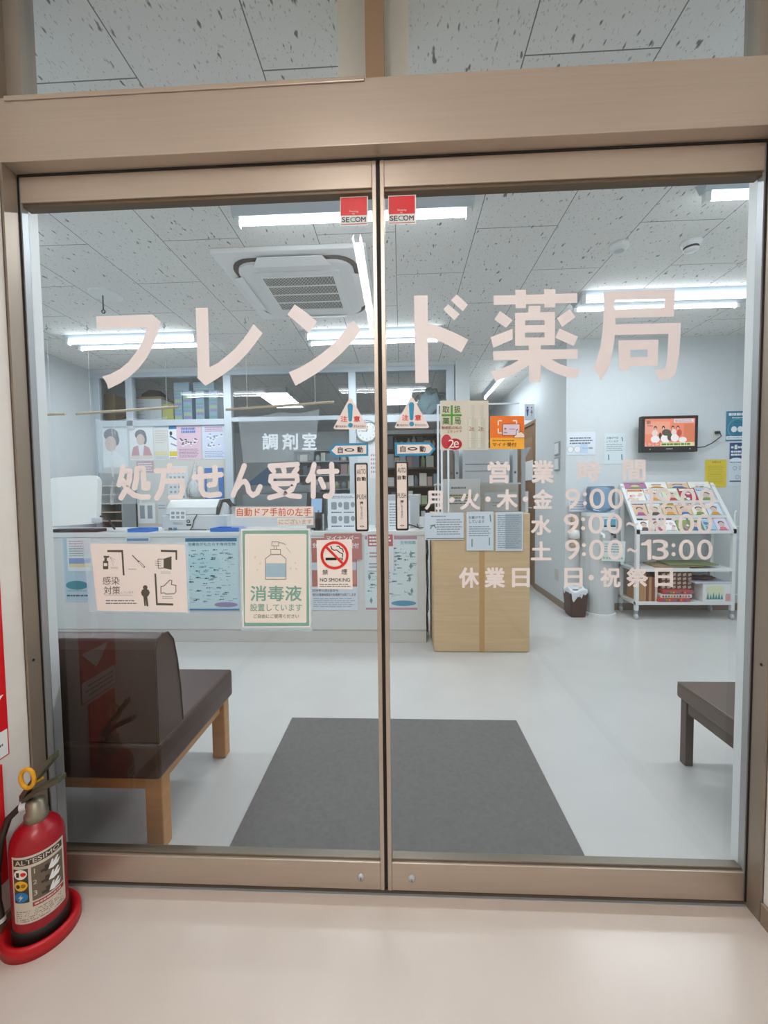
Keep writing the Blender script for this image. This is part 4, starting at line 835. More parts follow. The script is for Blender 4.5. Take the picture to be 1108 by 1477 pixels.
MB().box((X0+X1)/2-.03, (X0+X1)/2+.03, 2.8385, 2.84, Z0+.025, Z0+.035, M_GREY).build('badge', t)
for k in (-.18, .19): MB().lathe([(0, -.002), (.005, -.002), (.005, .001)], ((X0+X1)/2+k, 2.84, Z0+.028), M_LGREY, 10, 'y').build('indicator', t)
o0 = at(1031.5, 628.5, Y=WY)
t = thing('wall_outlet', (o0.x, WY, o0.z-.06), 'pale double wall outlet right of the television', 'outlet')
MB().box(o0.x-.033, o0.x+.033, WY-.008, WY, o0.z-.058, o0.z+.058, mat('#cfcfca', .5)).build('plate', t, bevel=.003)
MB().box(o0.x-.012, o0.x+.022, WY-.04, WY-.008, o0.z+.015, o0.z+.04, M_BLACK).build('socket_plug', t, bevel=.004)
t = MB().tube([(o0.x+.02, WY-.035, o0.z+.025), (o0.x+.03, WY-.04, o0.z-.01), (o0.x-.04, WY-.03, o0.z-.07), (o0.x-.12, WY-.03, o0.z-.11), (X1+.01, WY-.04, o0.z-.12), (X1-.03, WY-.045, o0.z-.12)], .005, M_DARK, 8).build('power_cord', None, 'black power cord from the television to the outlet', 'cord')

# magazine rack ---------------------------------------------------------
RX0, RX1, RY0, RY1 = 2.235, 3.095, 2.66, 2.955
t = thing('magazine_rack', ((RX0+RX1)/2, 2.8, 0), 'white steel magazine rack on castors below the television', 'rack')
for x in (RX0, RX1):
    MB().box(x-.015, x+.015, RY0, RY0+.03, .085, .84, M_WHITE).build('upright', t)
    MB().box(x-.015, x+.015, RY1-.03, RY1, .085, 1.25, M_WHITE).build('upright', t)
    mb = MB(); mb.hexa([(x-.016, RY0, .80), (x+.016, RY0, .80), (x+.016, RY0, .85), (x-.016, RY0, .85)], [(x-.016, RY1, 1.22), (x+.016, RY1, 1.22), (x+.016, RY1, 1.27), (x-.016, RY1, 1.27)], M_WHITE); mb.build('sloping_rail', t)
    for y in (RY0+.015, RY1-.015):
        c_ = MB().box(x-.012, x+.012, y-.012, y+.012, .055, .085, M_GREY).build('castor', t)
        MB().lathe([(0, -.009), (.026, -.009), (.028, 0), (.026, .009), (0, .009)], (x, y, .028), M_LGREY, 18, 'x').build('wheel', c_)
for z in (.165, .475): MB().box(RX0-.015, RX1+.015, RY0-.002, RY1, z-.025, z, M_WHITE).build('shelf_board', t)
SL = (1.25-.82)/(RY1-RY0)
def slope(x, f, h=0.0):          # f 0..1 up the sloping board, h above it
    y = RY0+.02+(RY1-RY0-.03)*f; z = .80+(1.215-.80)*f; n = Vector((0, -.82, .57)); return Vector((x, y, z))+n*h
mb = MB(); mb.hexa([slope(RX0+.016, 0, -.008), slope(RX1-.016, 0, -.008), slope(RX1-.016, 0), slope(RX0+.016, 0)], [slope(RX0+.016, 1, -.008), slope(RX1-.016, 1, -.008), slope(RX1-.016, 1), slope(RX0+.016, 1)], mat('#cfd3d6', .5)); mb.build('display_board', t)
for f in (0, .33, .66): MB().box(RX0+.016, RX1-.016, slope(0, f, .03).y-.004, slope(0, f, .03).y, slope(0, f, .02).z-.01, slope(0, f, .02).z+.018, M_WHITE).build('ledge', t)
MAG = ['#b8434d', '#5f7f9f', '#d9cfc0', '#8fa05c', '#b779a3', '#e9edf2', '#cfe0ee', '#f1ece0', '#e7b9c3', '#a9c9e6', '#d5e3c2', '#efe7d3', '#dfd3e8', '#f3f3f1', '#e3c2a2']
ACC = ['#c8424e', '#3b6fa8', '#7d9a4a', '#d79a3c', '#b5568c', '#4a8f98', '#5b4a42', '#e07a86']
labels_row = ['bottom', 'middle', 'upper', 'top']
ordw = ['first', 'second', 'third', 'fourth', 'fifth', 'sixth', 'seventh', 'eighth']
def magazine(x, wd, f, ht, h, seed, label):
    q = random.Random(seed); up = (slope(0, 1)-slope(0, 0)).normalized(); o = slope(x, f, h+.004)+up*.0; base = mat(q.choice(MAG), .4); n = Vector((0, -.82, .57))
    def fn(u, v, L): return o+Vector((u*wd, 0, 0))+up*(ht*(1-v))+n*(L*.0006)
    s = Sheet(fn); s.hexa([fn(0, 0, 0), fn(1, 0, 0), fn(1, 1, 0), fn(0, 1, 0)], [fn(0, 0, -7), fn(1, 0, -7), fn(1, 1, -7), fn(0, 1, -7)], base)
    a, b = mat(q.choice(ACC), .5), mat(q.choice(ACC), .5)
    s.rect(.06, .05, .94, .2, a if q.random() < .5 else M_PAPER, 1); s.lines(.1, .07, .9, .18, 1, M_PAPER if q.random() < .5 else b, 2, .8, seed)
    if q.random() < .5: s.ell(.5, .52, .22, .16, SKIN, 1); s.ell(.5, .42, .25, .12, HAIR, .9); s.poly([(.15, .95), (.3, .68), (.7, .68), (.85, .95)], b, 1.5)
    else:
        for k in range(7): s.ell(q.uniform(.15, .85), q.uniform(.35, .85), q.uniform(.06, .16), q.uniform(.04, .11), mat(q.choice(ACC+MAG), .5), 1+k*.1, 12)
    s.lines(.08, .86, .92, .96, 2, M_INK, 3, .5, seed); return s.build('magazine', None, label, 'magazine', 'magazines on the sloping rack')
for r, (f, ht, nm) in enumerate(((.02, .155, 7), (.345, .155, 6), (.67, .155, 5), (.985, .075, 4))):
    x = RX0+.022; span = RX1-RX0-.044; wd = span/nm
    for k in range(nm):
        magazine(x+k*wd+.003, wd-.006, f, ht, .012+.002*(k % 2), r*20+k, '%s magazine from the left in the %s row of the sloping rack' % (ordw[k], labels_row[r]))
# middle shelf papers, lower shelf books
for k, (c, lab) in enumerate((('#cfcdc6', 'lowest folded newspaper on the middle shelf of the rack'), ('#9c8560', 'brown paper sheet on the newspaper on the middle shelf'), ('#7f8758', 'olive green sheet lying uppermost on the middle shelf'))):
    x0 = RX0+.03+k*.13; s = MB(); z0 = .4755+k*.014
    s.hexa([(x0, RY0+.01, z0), (x0+.45, RY0+.02, z0), (x0+.47, RY1-.05, z0), (x0+.02, RY1-.06, z0)], [(x0, RY0+.01, z0+.013), (x0+.45, RY0+.02, z0+.008), (x0+.47, RY1-.05, z0+.013), (x0+.02, RY1-.06, z0+.013)], mat(c, .7)); s.build('newspaper', None, lab, 'newspaper', 'papers on the middle shelf')
q = random.Random(8); x = RX0+.03
for k in range(7):
    wd = q.uniform(.018, .03); MB().box(x, x+wd, RY0+.03, RY1-.06, .1655, .165+q.uniform(.2, .26), mat(q.choice(['#7d3b2e', '#b98f62', '#cfc3b2', '#8a4a3a', '#d8b59a']), .6)).build('picture_book', None, '%s upright picture book from the left on the lowest rack shelf' % ordw[k], 'book', 'upright picture books'); x += wd+.002
def lattice(s):
    for i in range(6):
        for j in range(6): s.poly([(.05+i*.16, .08+j*.15), (.15+i*.16, .04+j*.15), (.17+i*.16, .13+j*.15), (.07+i*.16, .17+j*.15)], mat('#d9c9b5', .6), 1)
carton(2.50, 2.80, 2.76, 2.93, .1655, .43, mat('#7a4634', .6), 'patterned red-brown box standing at the back of the lowest shelf', face=lattice)
for k in range(3):
    c = ['#c9503a', '#d8cfc4', '#b34b45'][k]; o = carton(2.43+.02*k, 2.72+.015*k, 2.665, 2.755, .1655+.036*k, .2+.036*k, mat(c, .5), ['lowest', 'middle', 'uppermost'][k]+' of the three flat red and white books in the stack on the lowest shelf', 'flat books on the lowest shelf', 'picture_book', face=lambda s: [s.ell(.08+.09*i, .5, .03, .3, mat(ACC[i % 8], .5), 1) for i in range(10)])
t = thing('storage_box', (2.96, 2.79, .1655), 'white box with a picture window at the right of the lowest shelf', 'box')
MB().box(2.83, 3.08, 2.665, 2.9, .1655, .335, M_WHITE).build('body', t, bevel=.004)
MB().box(2.76, 3.085, 2.663, 2.91, .3355, .35, mat('#c6c9d6', .4)).build('lid', t, bevel=.003)
s = Sheet(rectmap(2.83, 3.08, .1655, .335, 2.6645)); s.rect(.12, .1, .72, .85, mat('#dfe3c0', .5), 1); [s.poly([(.12+.1*i, .85), (.17+.1*i, .45+.1*(i % 2)), (.22+.1*i, .85)], mat('#4a8f98', .5), 2) for i in range(6)]; s.rect(.8, .55, .97, .95, mat('#e0a5a5', .5), 1); s.build('picture_window', t)
crumple('soft_bag', (2.92, 2.80, .3505), .06, mat('#6a4f50', .7), 'dark soft bag lying on the lid of the white box with a picture window', 'bag', 9, .3, (1.8, 1.2, 1))
# water server ----------------------------------------------------------
wx, wy = 1.975, 2.86
t = thing('water_server', (wx, wy, 0), 'white water server with a blue bottle beside the magazine rack', 'water server')
def dshape(w_, dpt, z, n=14): return [(wx-w_+2*w_*i/n, wy-dpt*math.sqrt(max(0, 1-(2*i/n-1)**2))-.02, z) for i in range(n+1)]+[(wx+w_, wy+.1, z), (wx-w_, wy+.1, z)]
WS = mat('#c9cdce', .4)
MB().prism(dshape(.135, .12, .03), (0, 0, .93), WS, False).build('body', t)
MB().prism(dshape(.15, .135, 0), (0, 0, .03), M_WHITE).build('foot', t)
MB().prism(dshape(.128, .115, .9605), (0, 0, .035), M_WHITE).build('collar', t)
BT = clear('blue_bottle', (.62, .8, .95), 1.4, haze=.4, hazecol=(.55, .76, .93))
MB().lathe([(0, .0), (.05, 0), (.12, .03), (.125, .05), (.125, .22), (.115, .25), (0, .252)], (wx, wy-.02, .996), BT, 28).build('bottle', t)
s = Sheet(rectmap(wx-.03, wx+.09, .83, .95, wy-.145)); s.rect(0, 0, 1, 1, mat('#dfe6ea', .4), 0); s.rect(.05, .1, .95, .6, mat('#5fa9c4', .4), 1); s.rect(.05, .6, .95, .72, M_DARK, 1); s.build('control_panel', t)
MB().tube([(wx-.04, wy-.13, .80), (wx-.04, wy-.18, .79), (wx-.04, wy-.18, .765)], .012, M_WHITE).build('tap', t, label='left tap')
MB().tube([(wx+.06, wy-.13, .80), (wx+.06, wy-.18, .79), (wx+.06, wy-.18, .765)], .012, M_DARK).build('tap', t, label='dark right tap')
s = Sheet(rectmap(wx-.05, wx+.16, .545, .735, wy-.17, rot=-.04)); s.slab(0, 0, 1, 1, mat('#d9e2e2', .5), 0); s.lines(.1, .1, .9, .6, 4, M_INK2, 1); [s.ell(.1+.13*i, .85, .05, .06, mat('#a9c3a5', .6), 1) for i in range(7)]; s.build('notice', None, 'pale notice hanging on the front of the water server', 'notice')
t = thing('cup_dispenser', (1.79, 2.93, .58), 'beige tube cup dispenser on the wall left of the water server', 'cup dispenser')
MB().tube([(1.775, 2.935, .66), (1.775, 2.935, .95)], .03, mat('#c9a983', .4), 16).build('tube', t)
MB().lathe([(.031, .82), (.047, .8), (.05, .74), (.036, .73), (.031, .74)], (1.775, 2.935, 0), M_WHITE, 18).build('collar', t)
s = Sheet(rectmap(1.72, 1.89, 1.0, 1.12, 2.94)); s.slab(0, 0, 1, 1, mat('#d6dae4', .5), 0); s.lines(.08, .1, .92, .9, 4, M_INK2, 1, .5); s.build('notice', None, 'small printed card above the cup dispenser', 'notice', )
# waste bin
bx, by = 1.73, 2.80
t = thing('waste_bin', (bx, by, 0), 'dark brown waste bin with a white bag beside the water server', 'bin')
BR = mat('#4a3028', .45)
def ring_(w_, d_, z): return [(bx-w_, by-d_, z), (bx+w_, by-d_, z), (bx+w_, by+d_, z), (bx-w_, by+d_, z)]
MB().hexa(ring_(.068, .075, 0), ring_(.085, .095, .235), BR).build('body', t, bevel=.01)
mb = MB(); n = 28; vs = []
q = random.Random(2)
for j, (z, e) in enumerate(((.15, .004), (.2, .008), (.25, .012), (.275, .006), (.268, -.012), (.22, -.018))):
    for i in range(n):
        a = 2*math.pi*i/n; k = 1/max(abs(math.cos(a)), abs(math.sin(a)))*.93; f = .075+(z/.235)*.012+e
        vs.append((bx+f*k*math.cos(a)*.93+q.uniform(-.004, .004), by+f*k*1.08*math.sin(a)+q.uniform(-.004, .004), z+(.035*math.sin(a*3+j) if j == 0 else .012*math.sin(a*4))))
mb.add(vs, [(j*n+i, j*n+(i+1) % n, (j+1)*n+(i+1) % n, (j+1)*n+i) for j in range(5) for i in range(n)], mat('#e3e8ec', .35), True); mb.build('liner_bag', t)
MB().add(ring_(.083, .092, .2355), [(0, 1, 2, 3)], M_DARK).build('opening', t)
# thin white stand at the right
mb = MB(); x = 3.2
t = thing('wire_stand', (3.3, 2.85, 0), 'thin white wire stand right of the magazine rack', 'stand')
for x in (3.2, 3.4): MB().tube([(x, 2.8, 0), (x, 2.8, .98), (x+.015, 2.8, 1.0)], .008, M_WHITE).build('leg', t)
for z in (.2, .85): MB().tube([(3.2, 2.8, z), (3.4, 2.8, z)], .006, M_WHITE).build('bar', t)

# ------------------------------------------------------------------ benches and mat
LEA = mat('#432b21', .38, noise=.06, nscale=120, bump=.12, name='dark_brown_leather'); WOOD = mat('#c08a55', .45, noise=.12, nscale=5, stretch=(1, 1, 8), name='light_wood')
def bench():
    x1, x0, y0, y1 = -.748, -1.95, .10, .68
    t = thing('waiting_bench', (x1-.6, .4, 0), 'dark brown leather bench with high back and light wood legs at left', 'bench', 'waiting benches')
    MB().box(x0, x1, y0, y1, .262, .385, LEA).build('seat', t, bevel=.012)
    mb = MB(); pr = [(y0+.004, .386), (y0+.004, .70), (y0+.015, .73), (y0+.04, .742), (y0+.075, .735), (y0+.105, .70), (y0+.125, .62), (y0+.14, .52), (y0+.15, .386)]
    mb.prism([(x0, y, z) for y, z in pr], (x1-x0, 0, 0), LEA); mb.build('backrest', t, bevel=.006)
    MB().tube([(x1, y, z) for y, z in pr], .003, LEA, 6).build('piping', t)
    WB = .2
    for x in (x1-.07, x0+.01):
        for y in (y0+.025, y1-.075): MB().box(x, x+.06, y, y+.05, 0, .2615, WOOD).build('leg', t, bevel=.004)
    MB().box(x0+.07, x1-.072, y0+.03, y0+.055, .212, .2615, WOOD).build('apron', t)
    MB().box(x0+.07, x1-.072, y1-.07, y1-.045, .212, .2615, WOOD).build('apron', t)
    for x in (x1-.055, x0+.025): MB().box(x, x+.025, y0+.076, y1-.076, .212, .2615, WOOD).build('apron', t)
bench()
def bench2():
    x0, x1, y0, y1 = 1.27, 2.6, .13, .66; L2 = mat('#5a4b40', .36, noise=.06, nscale=120, bump=.1, name='grey_brown_leather'); W2 = mat('#4f4037', .45, noise=.1, nscale=5)
    t = thing('waiting_bench', (1.9, .4, 0), 'grey-brown leather bench with dark legs at the right edge', 'bench', 'waiting benches')
    MB().box(x0, x1, y0, y1, .283, .352, L2).build('seat', t, bevel=.012)
    MB().tube([(x0+.004, y0+.01, .349), (x0+.004, y1-.006, .349), (x1-.01, y1-.006, .349)], .003, L2, 6).build('piping', t)
    for x in (x0+.008, x1-.05):
        for y in (y0+.01, y1-.055): MB().box(x, x+.035, y, y+.035, 0, .2825, W2).build('leg', t, bevel=.003)
        MB().box(x+.005, x+.03, y0+.05, y1-.06, .235, .2825, W2).build('apron', t)
bench2()
MATM = mat('#6b6967', .85, noise=.12, nscale=60, bump=.25, name='dark_grey_mat')
MB().box(-.54, .646, .06, .935, .0005, .009, MATM).build('door_mat', None, 'dark grey entrance mat on the floor behind the doors', 'mat', bevel=.003)

# ------------------------------------------------------------------ vinyl lettering on the glass
def letters(polys, scale, ox, oy, s):
    for P in polys: s.poly([(ox+u/scale, oy+v/scale) for u, v in P], M_LET, 0)
FU = [[(60, 252), (622, 233), (705, 305), (690, 370), (662, 450), (620, 560), (562, 670), (490, 765), (400, 850), (300, 920), (180, 978), (168, 930), (148, 890), (118, 855), (210, 825), (300, 775), (380, 710), (450, 622), (500, 545), (535, 470), (555, 410), (568, 362), (65, 374)]]
RE = [[(105, 205), (255, 203), (275, 935), (380, 880), (480, 802), (590, 707), (690, 590), (760, 490), (818, 402), (870, 462), (928, 517), (830, 650), (740, 765), (640, 870), (540, 955), (440, 1030), (330, 1100), (225, 1162), (122, 1065), (130, 1040)]]
NN = [[(200, 150), (320, 235), (455, 345), (362, 478), (240, 370), (115, 268)], [(132, 925), (240, 880), (380, 800), (500, 717), (600, 637), (700, 540), (760, 460), (815, 380), (870, 338), (920, 400), (955, 440), (900, 522), (830, 607), (740, 702), (640, 790), (540, 875), (430, 950), (320, 1017), (208, 1080)]]
DO = [[(160, 152), (342, 148), (343, 516), (520, 570), (700, 645), (882, 738), (790, 908), (650, 830), (500, 755), (400, 712), (343, 702), (355, 1312), (178, 1316)], [(728, 135), (878, 270), (810, 358), (650, 215)], [(615, 262), (768, 398), (697, 478), (550, 335)]]
YA = [[(95, 130), (343, 124), (343, 63), (467, 62), (467, 120), (673, 114), (673, 57), (802, 56), (802, 110), (1052, 103), (1052, 212), (801, 218), (800, 263), (675, 265), (675, 222), (466, 228), (465, 272), (345, 273), (345, 231), (97, 236)],
      [(342, 326), (490, 323), (497, 247), (630, 244), (628, 320), (797, 316), (797, 409), (455, 411), (455, 701), (342, 703)], [(678, 409), (797, 409), (795, 695), (678, 697)], [(455, 467), (678, 465), (678, 549), (455, 552)], [(455, 608), (678, 605), (678, 697), (635, 698), (635, 745), (1055, 742), (1055, 850), (755, 856), (850, 910), (950, 945), (1078, 975), (1045, 1078), (930, 1060), (800, 1015), (700, 965), (635, 912), (632, 1115), (500, 1117), (497, 925), (380, 1000), (250, 1060), (115, 1110), (92, 1050), (62, 995), (180, 965), (300, 915), (385, 863), (92, 869), (90, 765), (497, 750), (497, 700), (455, 701)],
      [(170, 305), (313, 410), (238, 497), (103, 402)], [(62, 605), (313, 508), (313, 630), (93, 725)], [(965, 283), (1030, 375), (878, 487), (820, 388)], [(850, 505), (1060, 600), (1010, 705), (798, 610)]]
KY = [[(165, 85), (978, 55), (978, 165), (300, 182), (278, 240), (300, 287), (855, 265), (862, 168), (978, 165), (968, 370), (300, 386), (300, 458), (1047, 440), (1042, 600), (1027, 800), (1000, 960), (975, 1040), (920, 1086), (785, 1090), (755, 975), (830, 970), (872, 955), (890, 850), (905, 567), (295, 578), (288, 640), (270, 750), (240, 900), (200, 990), (135, 1102), (95, 1020), (40, 965), (90, 850), (130, 700), (155, 500), (165, 300)],
      [(335, 640), (790, 632), (785, 932), (450, 938), (450, 985), (340, 986), (336, 800), (470, 800), (470, 832), (665, 828), (665, 745), (470, 750), (470, 800), (336, 800)]]
for side_, chars in (('left', ((FU, 6.925, 130, 420), (RE, 8.523, 270, 420), (NN, 7.914, 400, 420))), ('right', ((DO, 9.233, 580, 410), (YA, 7.914, 700, 410), (KY, 7.914, 850, 410)))):
    t = thing('shop_name_lettering', tuple(at(330 if side_ == 'left' else 780, 560, Y=LY)), 'large pinkish white shop name characters on the %s door glass' % side_, 'lettering', 'shop name on the doors')
    for P_, k_, ox, oy in chars:
        s = Sheet(px(LY)); letters(P_, k_, ox, oy, s); s.build('character', t)
ST1 = [[(112, 85), (105, 150), (78, 255)], [(112, 125), (178, 125), (175, 200), (150, 285), (95, 378)], [(112, 215), (150, 300), (220, 355), (290, 372), (350, 370)], [(222, 285), (240, 200), (246, 105), (304, 105), (312, 285), (345, 285), (350, 245)],
       [(552, 75), (552, 120)], [(425, 123), (688, 120)], [(497, 130), (490, 220), (470, 310), (432, 380)], [(500, 222), (672, 220), (670, 320), (650, 372), (560, 375)],
       [(783, 185), (1035, 160)], [(840, 105), (850, 300), (875, 345), (930, 355), (1020, 345)], [(978, 93), (982, 200), (975, 250), (925, 258)]]
ST2 = [[(200, 72), (100, 335)], [(125, 280), (165, 225), (205, 210), (230, 245), (238, 300), (275, 335), (315, 312), (340, 258)],
       [(428, 76), (672, 60)], [(436, 92), (462, 122)], [(545, 88), (555, 122)], [(668, 100), (640, 135)], [(434, 210), (440, 165), (665, 160), (670, 205)], [(455, 232), (645, 230), (620, 285), (560, 320), (425, 356)], [(462, 258), (530, 305), (610, 338), (690, 346)],
       [(820, 62), (800, 140), (765, 205)], [(812, 160), (812, 346)], [(864, 126), (1022, 121)], [(975, 60), (983, 300), (960, 345), (920, 342)], [(876, 192), (905, 262)]]
t = thing('prescription_lettering', tuple(at(330, 720, Y=LY)), 'rounded pinkish white prescription reception characters on the left door', 'lettering')
for sc_, ox, oy, ST, cut in ((6.518, 160, 660, ST1, (4, 8, 11)), (6.156, 320, 660, ST2, (2, 9, 14))):
    a_ = 0
    for b_ in cut:
        s = Sheet(px(LY))
        for k_, st in enumerate(ST[a_:b_]): s.line([(ox+u/sc_, oy+v/sc_) for u, v in st], 7.9 if sc_ > 6.3 else 7.4, M_LET, .05*k_)
        s.build('character', t); a_ = b_
def hours(chars, label):
    bb = chars[0][1]; th_ = thing('opening_hours_lettering', tuple(at(bb[0], bb[3], Y=LY)), label, 'lettering', 'opening hours on the right door')
    for ch, b, bo in chars:
        s = Sheet(px(LY))
        if ch == '・': s.ell((b[0]+b[2])/2, (b[1]+b[3])/2, 3.9, 3.9, M_LET, 0)
        elif ch == ':':
            for cy in (b[1], b[3]): s.ell((b[0]+b[2])/2, cy, 2.9, 2.9, M_LET, 0, 18)
        elif ch == '1': x0, y0, x1, y1 = b; s.poly([(x1-5.6, y0), (x1, y0), (x1, y1), (x1-5.6, y1), (x1-5.6, y0+8.5), (x0-.5, y0+8.5), (x0-.5, y0+4.8), (x1-9, y0+3.6)], M_LET, 0)
        else: s.text(ch, *b, M_LET, 0, bo)
        s.build('dot' if ch == '・' else 'colon' if ch == ':' else 'wave_dash' if ch == '~' else 'numeral' if ch.isdigit() else 'character', th_)
BO = .034
hours([('営', (703.3, 664.9, 736, 697.3), BO), ('業', (766.8, 663.9, 799.6, 697.3), BO), ('時', (833.6, 664.1, 867.1, 694.4), BO), ('間', (898.5, 663, 931.5, 694), BO)], 'heading characters for business hours on the right door glass')
def trow(y0, y1, xs, digs):
    out = []
    for (a, b), ch in zip(xs, digs):
        X0_, X1_ = 800+a/4.617, 800+b/4.617; h = y1-y0
        if ch == ':': out.append((ch, (X0_, y0+h*.28, X1_, y0+h*.72), 0))
        elif ch == '1': out.append((ch, (X0_, y0, X1_+1.2, y1), -1))
        elif ch == '~': out.append((ch, (X0_, y0+h*.42, X1_, y0+h*.64), .02))
        else: out.append((ch, (X0_, y0, X1_, y1), .012))
    return out
hours([('月', (612.9, 707.6, 638.7, 735.4), BO), ('・', (648, 717, 656, 725), 0), ('火', (663.5, 705.6, 692.7, 735.4), BO), ('・', (700, 716, 708, 724), 0), ('木', (716.2, 705.6, 747, 735.4), BO), ('・', (754, 716, 762, 724), 0), ('金', (768.4, 705.6, 797.6, 734), BO)]
      + trow(704.6, 734, [(72, 170), (190, 215), (232, 335), (357, 460), (487, 562), (597, 652), (672, 775), (790, 815), (838, 942), (960, 1063)], '9:00~19:00'), 'row of weekday characters and hours ending at nineteen on the right door')
hours([('水', (765.8, 743.3, 795.6, 772.1), BO)] + trow(741, 769.8, [(62, 162), (178, 203), (225, 328), (347, 450), (478, 553), (590, 645), (672, 745), (780, 805), (825, 930), (948, 1052)], '9:00~18:00'), 'row of hours ending at eighteen on the right door')
hours([('土', (765.8, 780.7, 795.6, 808.3), BO)] + trow(778.2, 807.5, [(68, 168), (183, 208), (230, 332), (352, 455), (485, 553), (580, 639), (650, 760), (780, 805), (828, 930), (950, 1053)], '9:00~13:00'), 'row of hours ending at thirteen on the right door')
hours([('休', (662, 818.4, 691.3, 848), BO), ('業', (698.9, 818.4, 728.7, 848), BO), ('日', (738.6, 819.2, 764.4, 847.2), BO), ('日', (814.1, 818.9, 840.5, 846.7), BO), ('・', (849, 829, 857, 837), 0), ('祝', (866, 817.9, 895.3, 847.1), BO), ('祭', (903.5, 818.5, 935.4, 847.1), BO), ('日', (944.7, 818.9, 971.1, 847.1), BO)], 'lowest row of characters naming the closed days on the right door')

# ------------------------------------------------------------------ stickers and notices on the glass
STK = LY-.0006
def secom(ox, oy, label):
    s = Sheet(px(STK, 480, 270, 7.914)); f = lambda u, v: (u+ox, v+oy)
    s.poly([f(85, 113), f(402, 100), f(402, 435), f(85, 442)], M_PAPER, 0); s.poly([f(92, 126), f(390, 112), f(390, 318), f(92, 326)], M_RED, 1)
    def tx(t, a, b, c_, d_, m, bo): s.text(t, a+ox, b+oy, c_+ox, d_+oy, m, 2, bo)
    tx('Security', 190, 266, 295, 294, M_PAPER, 0); tx('by', 226, 297, 252, 318, M_PAPER, 0)
    N = mat('#2b2f45', .5); tx('SE', 105, 345, 192, 403, N, .02); tx('C', 200, 343, 262, 401, mat('#4f9a86', .5), .015); tx('OM', 258, 340, 378, 399, N, .02)
    s.poly([f(95, 424), f(392, 412), f(392, 420), f(95, 432)], mat('#b5343c', .5), 1); s.build('security_sticker', None, label, 'sticker', 'red security stickers')
secom(0, 0, 'red and white security sticker at the top of the left door')
secom(548, -16, 'red and white security sticker at the top of the right door')
def caution(ox, oy, label):
    s = Sheet(px(STK, 480, 500, 6.925)); tri = [(178, 515), (345, 800), (12, 800)]; B = mat('#2a93bd', .4)
    P = [(162+ox, 525+oy), (178+ox, 515+oy), (194+ox, 525+oy), (345+ox, 798+oy), (350+ox, 815+oy), (335+ox, 826+oy), (22+ox, 826+oy), (8+ox, 815+oy), (13+ox, 798+oy)]
    s.poly(P, mat('#efe3e0', .5), 0)
    s.poly([(148+ox, 590+oy), (158+ox, 570+oy), (175+ox, 566+oy), (192+ox, 570+oy), (202+ox, 590+oy), (193+ox, 735+oy), (186+ox, 747+oy), (166+ox, 747+oy), (158+ox, 735+oy)], B, 1); s.ell(177+ox, 785+oy, 24, 24, B, 1)
    R_ = mat('#d8352c', .5); s.text('注', 80+ox, 692+oy, 145+ox, 750+oy, R_, 1, .02); s.text('意', 208+ox, 692+oy, 272+ox, 750+oy, R_, 1, .02)
    s.text('駆け込まない', 28+ox, 784+oy, 148+ox, 808+oy, M_INK, 1, .02); s.text('立ち止らない', 208+ox, 782+oy, 330+ox, 806+oy, M_INK, 1, .02)
    s.build('caution_sticker', None, label, 'sticker', 'triangular caution stickers')
caution(0, 0, 'white triangular caution sticker with blue mark on the left door')
caution(612, -12, 'white triangular caution sticker with blue mark on the right door')
BL = mat('#2f8fbd', .4)
s = Sheet(px(STK)); s.poly([(473.6, 650), (482.5, 639.6), (531.3, 638.8), (531.3, 657.7), (483.2, 659.3)], BL, 0); s.poly([(478, 650), (484.5, 643), (528.5, 642.2), (528.5, 654.6), (485, 656)], mat('#efe3e0', .5), 1)
s.text('自', 487.5, 644.6, 494.6, 653.7, M_BLACK, 2, .02); s.ell(504.2, 649.1, 7, 2.4, M_BLACK, 2); s.ell(504.2, 649.1, 4.6, 1.1, M_PAPER, 3); s.text('動', 515.3, 644.4, 523.7, 652.9, M_BLACK, 2, .02)
s.build('arrow_sticker', None, 'blue edged arrow sticker pointing left on the left door', 'sticker', 'arrow stickers')
s = Sheet(px(STK)); s.poly([(569.6, 638.3), (620.9, 637.6), (628.6, 647.3), (620.6, 656.9), (569.6, 658)], BL, 0); s.poly([(573, 641.6), (619, 641), (624.3, 647.3), (619, 653.6), (573, 654.6)], mat('#efe3e0', .5), 1)
s.text('自', 577.4, 643.3, 585, 652.1, M_BLACK, 2, .02); s.ell(595.1, 647.4, 7, 2.4, M_BLACK, 2); s.ell(595.1, 647.4, 4.6, 1.1, M_PAPER, 3); s.text('動', 605.2, 643.2, 613.8, 652, M_BLACK, 2, .02)
s.build('arrow_sticker', None, 'blue edged arrow sticker pointing right on the right door', 'sticker', 'arrow stickers')
